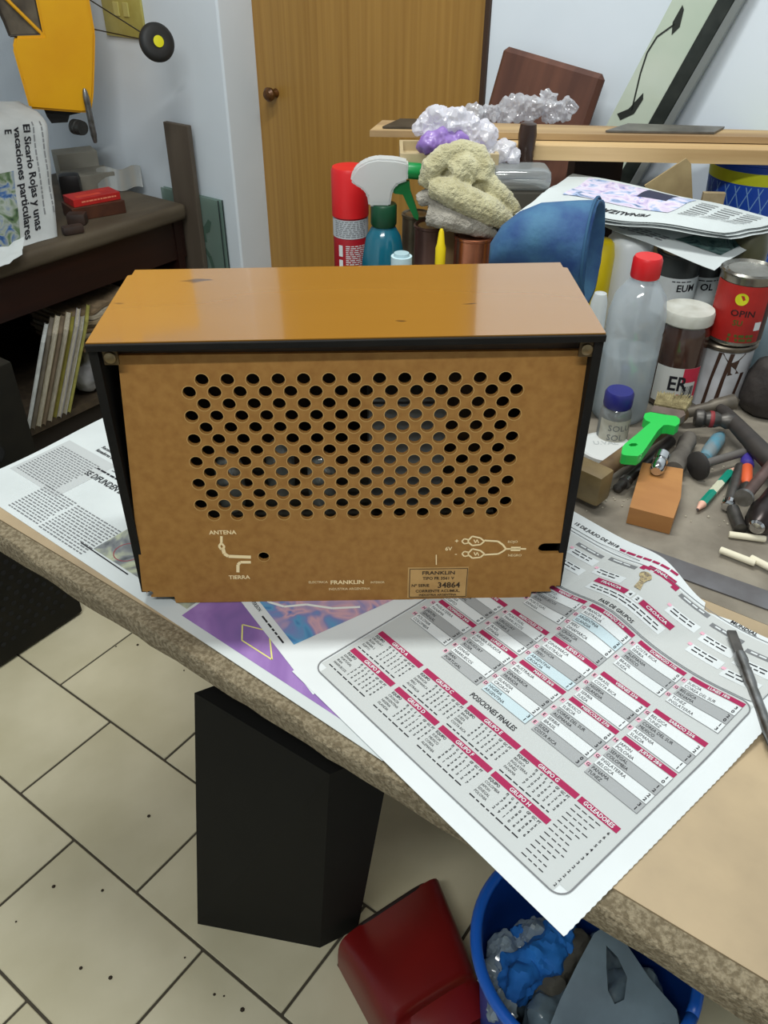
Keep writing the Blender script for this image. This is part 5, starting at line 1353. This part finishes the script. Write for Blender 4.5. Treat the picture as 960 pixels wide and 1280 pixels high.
BC = Vector((0.315, 0.055, 0.0)); RB = 0.138; HB_ = 0.30
t = thing('waste_bin', 'round blue plastic bin under the bench filled with rags and a grey bag', 'bin', BC, rz=0)
MB().lathe([(0.105, 0.003), (0.108, 0.005), (RB - 0.006, HB_ - 0.02), (RB - 0.002, HB_ - 0.018), (RB - 0.008, HB_ - 0.004), (0.100, 0.02), (0, 0.02)], 56).build('bin_body', M_('bin_blue', rgb(18, 70, 156), 0.4), t, 40)
MB().tube([(RB * math.cos(R(6 * i)) * 0.985, RB * math.sin(R(6 * i)) * 0.985, HB_ - 0.006) for i in range(61)], 0.0075, 10).build('bin_rim', M_('rim_blue', rgb(24, 92, 190), 0.35), t, 'full')
def lump(name, pts, m, label, cat, amp=0.006, sc=22, vox=0.004, ridged=True, amp2=0.007):
    a = MB()
    for (x, y, z, r) in pts: a.lathe([(0, -r), (r * 0.7, -r * 0.7), (r, 0), (r * 0.7, r * 0.7), (0, r)], 12, Matrix.Translation((x, y, z)))
    o = blob(a, vox, 10, amp * 1.3, sc * 1.5, amp * 0.6, sc * 4, crumple=True).build(name, m, None, 28); tag(o, label, cat); return o
BLC = mat('bright_blue_cloth', rgb(24, 110, 190), 0.8, 0, rgb(16, 86, 160), 14)
P1, P2, P3 = atz(650, 1215, 0.265), atz(660, 1170, 0.255), atz(680, 1190, 0.26)
lump('blue_cloth', [(P1.x, P1.y, 0.25, 0.028), (P1.x + 0.01, P1.y + 0.03, 0.252, 0.026), (P3.x, P3.y, 0.25, 0.030), (P3.x + 0.01, P3.y + 0.03, 0.245, 0.03), (P2.x, P2.y, 0.245, 0.022)], BLC, 'bright blue cloth crumpled inside the bin', 'cloth', 0.020, 20)
Pg = atz(632, 1185, 0.25); 
lump('white_film', [(Pg.x, Pg.y, 0.243, 0.02), (Pg.x + 0.02, Pg.y + 0.035, 0.25, 0.022), (Pg.x + 0.005, Pg.y - 0.035, 0.24, 0.02), (Pg.x + 0.03, Pg.y - 0.06, 0.235, 0.02)], clear('film', (0.5, 0.62, 0.68, 1), 0.35, 0.2, 0.1), 'pale crinkled plastic film at the left side inside the bin', 'plastic film', 0.014, 34)
GB = mat('grey_blue_bag', rgb(104, 122, 132), 0.35, 0, rgb(84, 100, 110), 16, coat=0.2)
cb_ = [atz(u, v, z) for u, v, z in ((770, 1250, 0.27), (800, 1240, 0.28), (730, 1265, 0.27), (820, 1270, 0.28), (690, 1275, 0.26), (760, 1290, 0.27), (760, 1195, 0.26))]
o = lump('grey_bag', [(p.x, p.y, p.z - 0.02, 0.036) for p in cb_] + [(0.32, 0.05, 0.15, 0.085), (0.32, 0.05, 0.07, 0.08)], GB, 'grey carrier bag with loop handles filling the bin', 'plastic bag', 0.018, 13, 0.0045)
oc = from_curve([(684, 1290), (700, 1250), (722, 1205), (742, 1168), (756, 1158), (772, 1164), (790, 1190), (812, 1222), (846, 1262), (850, 1290)], [[(758, 1182), (772, 1196), (784, 1222), (780, 1250), (768, 1256), (760, 1238), (758, 1210)]], 1.0)
def strap(u, v, w):
    P = atz(u, v, 0.285 + (1290 - v) / 130 * 0.055); return P - ray(u, v).normalized() * (0.003 * w) + Vector((0, 0, 0.004 * noise.noise(Vector((u * 0.05, v * 0.05, 0)))))
hl = MB().add([strap(*p) for p in oc.v], oc.f); hb = hl.build('bag_handle', GB, None, 50); hb.parent = o
lump('grey_cloth', [(p.x, p.y, p.z, 0.026) for p in (atz(700, 1205, 0.245), atz(718, 1185, 0.25), atz(690, 1235, 0.24))], M_('grey_cloth_m', rgb(74, 72, 64), 0.9), 'dark grey cloth between blue cloth and bag in the bin', 'cloth', 0.006, 30)

# bits of dirt on the floor
dt = MB()
for (u, v) in ((145, 808), (38, 830), (128, 1113), (67, 1108), (20, 1152), (138, 1222), (101, 1210), (231, 1197), (268, 1243), (303, 1262), (186, 1020), (230, 838), (172, 806), (280, 1245)):
    P = atz(u, v, 0.004); r_ = random.uniform(0.0015, 0.004); dt.lathe([(0, -0.0005), (r_, 0), (r_ * 0.5, r_ * 0.6), (0, r_ * 0.7)], 6, Matrix.Translation(P))
o = dt.build('dirt_specks', M_('dirt', rgb(50, 40, 28), 0.9)); o['kind'] = 'stuff'; tag(o, 'small dark specks of dirt scattered on the tiles', 'dirt')
# @@LEFT
# ------------------------------------------------------------------ left: sideboard shelf and top, wall, model aircraft
ZSH = 0.1865
mags = [('white', (200, 204, 202), 0.010), ('grey', (120, 112, 100), 0.011), ('faded cream', (166, 154, 124), 0.014), ('tan', (128, 112, 92), 0.010), ('torn beige', (150, 134, 108), 0.014),
        ('mustard yellow', (150, 142, 62), 0.010), ('lilac white', (176, 172, 180), 0.011), ('bright white', (206, 208, 208), 0.012), ('pale yellow', (164, 160, 84), 0.009)]
y = 0.490
for i, (nm, c, th) in enumerate(mags):
    t = empty('magazine', (-1.515, y, ZSH)); t.rotation_euler = (Matrix.Rotation(R(-40), 3, 'Z') @ Matrix.Rotation(R(-21), 3, 'X')).to_euler()
    tag(t, '%s magazine, %s from the left in the leaning row on the sideboard shelf' % (nm, ('first', 'second', 'third', 'fourth', 'fifth', 'sixth', 'seventh', 'eighth', 'ninth')[i]), 'magazine', 'magazines on the sideboard shelf')
    h = random.uniform(0.262, 0.285); dx = -random.uniform(0.0, 0.012)
    cv = M_('mag_' + nm, rgb(*c), 0.6, 0, rgb(*[int(k * 0.86) for k in c]), 30)
    pg = M_('mag_pages', rgb(196, 190, 172), 0.8, 0, rgb(150, 142, 124), 60, (1, 20, 1))
    MB().box((-0.062 + dx, th / 2, h / 2), (0.12, th - 0.003, h - 0.004)).build('pages', pg if i in (2, 4, 6, 7) else cv, t)
    for yy in (0.0007, th - 0.0007):
        MB().box((-0.062 + dx, yy, h / 2), (0.124, 0.0012, h)).build('cover', cv, t)
    y += (th + 0.0012) / math.cos(R(21)) / math.cos(R(36))
# bag of things and old newspapers piled on it
WB = mat('white_carrier', rgb(150, 150, 152), 0.6, 0, rgb(120, 122, 126), 16)
bgp = [(-1.57, 0.745, 0.235, 0.045), (-1.57, 0.80, 0.24, 0.048), (-1.57, 0.85, 0.24, 0.048), (-1.57, 0.78, 0.28, 0.036), (-1.57, 0.84, 0.28, 0.036), (-1.65, 0.81, 0.255, 0.055)]
a = MB()
for (x, yy, z, r_) in bgp: a.lathe([(0, -r_), (r_ * 0.7, -r_ * 0.7), (r_, 0), (r_ * 0.7, r_ * 0.7), (0, r_)], 12, Matrix.Translation((x, yy, z)))
o = blob(a, 0.006, 3, 0.008, 16, 0.003, 50, True).build('carrier_bag', WB, None, 50); tag(o, 'whitish carrier bag stuffed on the shelf right of the magazines', 'plastic bag')
for i in range(9):
    zz = 0.335 + i * 0.012; sg = 0.012
    f = lambda a_, b_, zz=zz, i=i: Vector((-1.52 - 0.22 * a_ - 0.006 * (i % 3), 0.725 + 0.19 * b_ + 0.004 * math.sin(i * 2.1), zz + 0.020 * (b_ - 0.2) - sg * math.sin(b_ * math.pi) + 0.004 * math.sin(b_ * 14)))
    c = random.choice(((150, 134, 108), (176, 166, 146), (132, 112, 86), (190, 184, 170)))
    o = MB().sheet(f, 4, 16, 0.0095).build('old_newspaper', M_('old_paper_%d' % (i % 4), rgb(*c), 0.9, 0, rgb(*[int(k * 0.8) for k in c]), 40, (1, 1, 8)), None, 40)
    tag(o, '%s folded yellowed newspaper in the sagging pile right of the magazines' % ('lowest', 'second lowest', 'third lowest', 'fourth lowest', 'middle', 'fourth highest', 'third highest', 'second highest', 'topmost')[i], 'newspaper', 'pile of old newspapers on the shelf')

# newspaper-wrapped parcel on the sideboard
ZS = 0.6475
cs = [atx(0 - 40, 146, -1.66), atx(66, 142, -1.66), atx(81, 292, -1.545), atx(-40, 343, -1.545)]
t = empty('wrapped_parcel', Vector((-1.62, cs[2].y - 0.1, ZS))); tag(t, 'parcel wrapped in newspaper headlined El Sicario Rojas on the sideboard', 'parcel')
Qp = quad(cs, 0.0, 0.0)
def face(a_, b_):
    P = Qp(a_, b_); r_ = 0.03
    e = max(0, a_ - 0.90) / 0.10; g_ = max(0, 0.10 - b_) / 0.10
    n_ = Vector((0.9, -0.1, 0.35)).normalized()
    return P + Vector((-0.05 * e * e, 0, 0)) + Vector((-0.035, 0, -0.0)) * g_ * g_ + n_ * (0.006 * noise.noise(Vector((a_ * 5, b_ * 5, 2))))
def ppart(name, mb, m, sm_=60):
    o = mb.build(name, m, None, sm_); o.parent = t; o.matrix_parent_inverse = Matrix.Translation(-t.location); return o
nf = 24
vs = [face(i / nf, j / nf) for i in range(nf + 1) for j in range(nf + 1)]; bk = [Vector((-1.80, v.y, v.z + 0.015)) for v in vs]
mb = MB(); K = (nf + 1) ** 2; ix = lambda i, j: i * (nf + 1) + j
fs = [(ix(i, j), ix(i + 1, j), ix(i + 1, j + 1), ix(i, j + 1)) for i in range(nf) for j in range(nf)] + [(K + ix(i, j + 1), K + ix(i + 1, j + 1), K + ix(i + 1, j), K + ix(i, j)) for i in range(nf) for j in range(nf)]
rim = [ix(i, 0) for i in range(nf)] + [ix(nf, j) for j in range(nf)] + [ix(i, nf) for i in range(nf, 0, -1)] + [ix(0, j) for j in range(nf, 0, -1)]
fs += [(rim[(k + 1) % len(rim)], rim[k], K + rim[k], K + rim[(k + 1) % len(rim)]) for k in range(len(rim))]
vs2 = [Vector((v.x, v.y, max(v.z, ZS + 0.001))) if v.x < -1.5 else v for v in vs + bk]
mb.add(vs2, fs); ppart('wrapping', mb, M_('newsprint_old', rgb(186, 190, 190), 0.85, 0, rgb(170, 174, 174), 12), 60)
nz = Vector((0.0016, -0.0004, 0.0006))
tf = lambda x, y: face(min(0.999, max(0, y + 0.09 * x)), min(0.999, max(0, x))) + nz   # x runs down the page, y towards its right edge
def fit(s_, hgt, length): return length / (sum(glyph(c_, True)[2] for c_ in s_) * hgt / 0.72)
h = MB()
text(h, 'El Sicario Rojas y unas', tf, 0.07, 0.615, 0.082, True, wide=fit('El Sicario Rojas y unas', 0.082, 0.82))
text(h, 'vacaciones particulares', tf, 0.09, 0.500, 0.082, True, wide=fit('vacaciones particulares', 0.082, 0.84))
text(h, 'E', tf, 0.10, 0.39, 0.082, True, wide=0.6)
ppart('headline', h, INK, 'print')
h = MB()
for yy in (0.725, 0.82):
    x = 0.06
    while x < 0.78:
        w = random.uniform(0.02, 0.06); h.add([tf(x, yy), tf(x + w, yy), tf(x + w, yy + 0.016), tf(x, yy + 0.016)], [(0, 1, 2, 3)]); x += w + 0.012
ppart('small_print', h, INKG, 'print')
h = MB(); n_ = 10
vs = [tf(0.40 + 0.55 * i / n_, 0.05 + 0.40 * j / n_) for i in range(n_ + 1) for j in range(n_ + 1)]
h.add(vs, [(i * (n_ + 1) + j, (i + 1) * (n_ + 1) + j, (i + 1) * (n_ + 1) + j + 1, i * (n_ + 1) + j + 1) for i in range(n_) for j in range(n_)])
ppart('printed_photo', h, photo('photo_green_blue', [(40, 60, 48), (90, 112, 80), (150, 158, 150), (60, 96, 150), (40, 48, 60)], 26, 3, 1.0, 9.0), 'print')
ck = MB().sheet(quad([atx(-10, 315, -1.53), atx(30, 296, -1.50), atx(28, 318, -1.47), atx(-6, 338, -1.47)], 0, 0.01), 6, 6, 0.0006); ppart('loose_corner', ck, PAPER, 60)

# red box on a brown box, dark odds and ends
pb_ = atz(122, 268, ZS); t = thing('brown_box', 'flat brown wooden box under the red box', 'box', Vector((pb_.x - 0.01, pb_.y, ZS)), rz=R(72))
MB().box((0, 0.0, 0.018), (0.15, 0.085, 0.0355), bev=0.002).build('box_body', mat('brown_box_m', rgb(86, 48, 28), 0.5, 0, rgb(66, 34, 20), 20), t)
t2 = thing('red_box', 'flat red cardboard box lying on the brown box', 'box', t.location + Vector((0, 0, 0.0358)), rz=R(76))
MB().box((0, 0, 0.010), (0.135, 0.07, 0.0195), bev=0.001).build('box_body', mat('red_card', rgb(190, 34, 30), 0.5, 0, rgb(170, 28, 26), 20), t2)
l = MB(); f = plane_fn((0.0, -0.0352, 0.010), (1, 0, 0), (0, 0, 1), 0.0003); dashes(l, f, -0.045, -0.003, 0.055, 0.003, 0.02, 0.004, 0.006, 0.012); l.build('side_print', M_('peach_ink', rgb(226, 130, 100), 0.6), t2, 'print')
f = lambda x, y: Vector((x, y, 0.0199)); l = MB(); l.rect(f, -0.05, -0.022, 0.02, 0.0); dashes(l, f, -0.045, 0.006, 0.05, 0.02, 0.008, 0.004, 0.01, 0.02); l.build('top_print', M_('orange_ink', rgb(210, 66, 46), 0.6), t2, 'print')
def dark(name, u, v, size, label, rz, m, cat, bev=0.008):
    P = atz(u, v, ZS); o = MB().box((0, 0, size[2] / 2), size, bev=bev, seg=2).build(name, m, None, 40); o.location = (P.x, P.y, ZS + 0.0003); o.rotation_euler = (0, 0, R(rz)); tag(o, label, cat); return o
DK = M_('dark_clay', rgb(44, 32, 28), 0.6, 0, rgb(60, 44, 36), 30)
dark('clay_lump', 98, 280, (0.05, 0.04, 0.030), 'dark clay lump nearest the wrapped parcel on the sideboard', 40, DK, 'lump')
dark('clay_lump', 92, 292, (0.055, 0.03, 0.022), 'low dark clay lump at the sideboard front edge', 70, DK, 'lump')
dark('black_case', 92, 250, (0.06, 0.05, 0.075), 'small rounded black case behind the clay lumps', 50, M_('case_black', rgb(26, 24, 24), 0.4), 'case', 0.015)
CARD = M_('grey_card', rgb(128, 124, 112), 0.8, 0, rgb(112, 108, 98), 20)
dark('grey_carton', 112, 236, (0.14, 0.10, 0.050), 'flat grey carton lying at the back of the sideboard', 70, CARD, 'carton', 0.002)
dark('white_carton', 100, 226, (0.12, 0.08, 0.090), 'open whitish carton behind the grey carton', 66, M_('white_card', rgb(150, 146, 134), 0.8), 'carton', 0.002)
P = atz(152, 240, ZS + 0.0); o = MB().sheet(lambda a_, b_: Vector((0.13 * a_ - 0.065, 0.05 * b_, 0.008 + 0.05 * b_ + 0.006 * math.sin(a_ * 9))), 10, 6, 0.0006).build('plastic_sleeve', clear('sleeve', (0.6, 0.62, 0.6, 1), 0.45, 0.1, 0.2), None, 60)
o.location = (P.x, P.y, ZS); o.rotation_euler = (0, 0, R(50)); tag(o, 'crinkled clear plastic sleeve behind the red box', 'plastic sleeve')

# grey board and glass panes leaning on the wall
o = MB().box((0, 0, 0.427), (0.098, 0.016, 0.854), bev=0.003).build('grey_board', mat('grey_brown_board', rgb(92, 82, 70), 0.6, 0, rgb(76, 66, 56), 16, (1, 1, 0.1))); o.location = (-1.520, 1.166, 0.003); o.rotation_euler = (R(-0.3), 0, 0)
tag(o, 'narrow grey-brown board standing against the wall beside the sideboard', 'board')
GLS = clear('green_glass', (0.42, 0.56, 0.50, 1), 0.55, 0.03, 0.12)
for k, (x0, x1, yy, lb) in enumerate(((-1.64, -1.402, 1.181, 'front sheet of etched greenish glass leaning on the wall'), (-1.64, -1.396, 1.192, 'rear sheet of greenish glass leaning on the wall'))):
    t = empty('glass_sheet', ((x0 + x1) / 2, yy, 0.003)); tag(t, lb, 'glass sheet', 'glass sheets by the door')
    MB().box((0, 0, 0.331), (x1 - x0, 0.004, 0.662)).build('glass', GLS, t)
    MB().box(((x1 - x0) / 2 + 0.0006, 0, 0.331), (0.001, 0.0042, 0.662)).build('dark_edge', M_('glass_edge', rgb(30, 44, 40), 0.3), t)
    if k == 0:
        fl5 = MB(); f = lambda x, z: Vector((x, -0.0028, z)); ox = lambda u, v: (lambda P_: (P_.x - (x0 + x1) / 2, P_.z - 0.003))(aty(u, v, yy - 0.003))
        for pts in ([(247, 281), (255, 283), (260, 274), (264, 278), (262, 290), (257, 292), (259, 303), (250, 300), (246, 292)],):
            fl5.add([f(*ox(*p)) for p in pts], [tuple(range(len(pts)))])
        for A, B_ in zip([(248, 305), (256, 311), (262, 320), (266, 332), (268, 345)], [(256, 311), (262, 320), (266, 332), (268, 345), (268, 360)]): fl5.line(f, [ox(*A), ox(*B_)], 0.014)
        fl5.build('etched_scroll', M_('etch_green', rgb(64, 88, 76), 0.7), t, 'print')

# yellowed plate on the wall
p0, p1 = aty(135, 40, WY), aty(178, 0, WY)
t = empty('wall_plate', ((p0.x + p1.x) / 2, WY, p0.z)); tag(t, 'yellowed square electrical plate on the white wall behind the wheel', 'wall plate')
YP = M_('yellowed_plastic', rgb(178, 168, 92), 0.5, 0, rgb(164, 152, 78), 20)
MB().box((0, -0.004, 0.055), (abs(p1.x - p0.x) * 0.98, 0.008, 0.125), bev=0.003).build('plate', YP, t, 40)
for x in (-0.02, 0.02): MB().box((x, -0.009, 0.06), (0.022, 0.004, 0.034), bev=0.002).build('rocker', M_('rocker_pale', rgb(190, 182, 110), 0.45), t)

# yellow model aircraft hanging nose down
PA = aty(68, 60, 1.00); sA = scale_at(PA)
RA = face_cam(PA) + R(90)
t = thing('model_aircraft', 'yellow model aircraft hanging nose down in the corner', 'model aircraft', PA, rz=RA)
YA = mat('aircraft_yellow', rgb(226, 166, 6), 0.35, 0, rgb(218, 154, 4), 6)
XL = lambda u: (u - 68) * sA
ZL = lambda v: (60 - v) * sA * 1.02
toP = Matrix(((1, 0, 0, 0), (0, 0, 1, 0), (0, 1, 0, 0), (0, 0, 0, 1)))
def sp(name, pts, d0, d1, m, sm_=None, bev=0):
    mb = MB(); mb.prism([(XL(u), ZL(v)) for u, v in pts], d1 - d0, Matrix.Translation((0, d0, 0)) @ toP)
    if bev:
        me = bpy.data.meshes.new('t'); me.from_pydata(mb.v, [], mb.f); bm = bmesh.new(); bm.from_mesh(me); bmesh.ops.recalc_face_normals(bm, faces=bm.faces[:]); bmesh.ops.bevel(bm, geom=bm.edges[:], offset=bev, segments=2, affect='EDGES'); mb = MB().bm(bm)
    return mb.build(name, m, t, sm_)
sp('fuselage', [(58, -60), (58, 44), (26, 44), (20, 56), (22, 90), (24, 122), (85, 130), (97, 130), (104, 110), (112, 76), (119, 44), (119, -60)], -0.05, 0.09, YA, 30, 0.006)
sp('cockpit', [(14, -60), (10, 10), (20, 44), (58, 44), (58, -60)], -0.03, 0.07, M_('cockpit_grey', rgb(110, 100, 84), 0.3, 0, rgb(60, 52, 44), 14))
for pts, w in (([(58, 44), (16, -4)], 0.0045), ([(20, 44), (58, 44)], 0.003), ([(58, -40), (58, 44)], 0.003), ([(20, 44), (12, 0)], 0.003)):
    mb = MB(); mb.tube([(XL(u), -0.036, ZL(v)) for u, v in pts], w, 8); mb.build('window_frame' if w < 0.004 else 'strut', YA if w > 0.004 else M_('frame_dark', rgb(46, 38, 28), 0.6), t, 40)
sp('unseen_rear_fuselage', [(62, -60), (70, -330), (100, -330), (119, -60)], -0.045, 0.085, YA, 30, 0.006)
sp('unseen_wing', [(-330, -150), (-330, -320), (330, -320), (330, -150)], -0.02, 0.012, YA, 30, 0.006)
sp('wing_tip', [(-30, -50), (-30, 8), (4, 13), (11, 8), (14, -50)], -0.10, -0.075, YA, 30, 0.004)
EB = M_('engine_black', rgb(26, 25, 24), 0.45, 0.3)
sp('engine_mount', [(40, 124), (42, 134), (46, 142), (66, 142), (70, 134), (84, 132), (84, 128)], -0.02, 0.05, EB)
mb = MB(); mb.lathe([(0.012, 0), (0.020, 0.004), (0.020, 0.010), (0.014, 0.012), (0.020, 0.015), (0.020, 0.021), (0.014, 0.024), (0.020, 0.028), (0.018, 0.04), (0, 0.04)], 18, frame((XL(72), -0.01, ZL(148)), (0.6, -0.8, 0), (0, 0, 1))); mb.build('engine', M_('engine_grey', rgb(74, 74, 72), 0.4, 0.6), t, 35)
mb = MB(); mb.lathe([(0, -0.002), (0.005, 0.0), (0.0065, 0.006), (0.0085, 0.02), (0.0085, 0.115), (0.006, 0.130), (0.003, 0.136), (0, 0.137)], 18, frame((XL(95), -0.062, ZL(164)), (-0.02, 0.0, 1), (1, 0, 0))); mb.build('exhaust', STEEL, t, 40)
# undercarriage
WH = aty(196, 53, 1.06); m_inv = t.matrix_basis.inverted()
loc, rotq = Vector(PA), Matrix.Rotation(RA, 4, 'Z'); inv = (Matrix.Translation(loc) @ rotq).inverted()
w0 = inv @ WH; ax_ = (inv.to_3x3() @ (CAM - WH)).normalized(); ax_ = (ax_ + Vector((0.42, 0, 0.20))).normalized(); rw = 22.5 * scale_at(WH)
mw = frame(w0, ax_, (0, 0, 1))
wo = MB().lathe([(rw * 0.35, -0.010), (rw * 0.75, -0.014), (rw * 0.97, -0.007), (rw, 0), (rw * 0.97, 0.007), (rw * 0.75, 0.014), (rw * 0.35, 0.010)], 36, mw).build('wheel', M_('tyre_black', rgb(28, 28, 28), 0.6), t, 50)
MB().lathe([(0, 0.009), (rw * 0.28, 0.011), (rw * 0.30, 0.013), (rw * 0.12, 0.014), (0, 0.014)], 24, mw).build('hub', M_('hub_yellow', rgb(214, 208, 20), 0.5), wo, 40)
WR = M_('wire_dark', rgb(46, 44, 42), 0.4, 0.6)
for (u, v) in ((116, 42), (112, 6)):
    mb = MB(); mb.tube([(XL(u), 0.03, ZL(v)), w0], 0.0016, 6); mb.build('landing_wire', WR, t, 40)
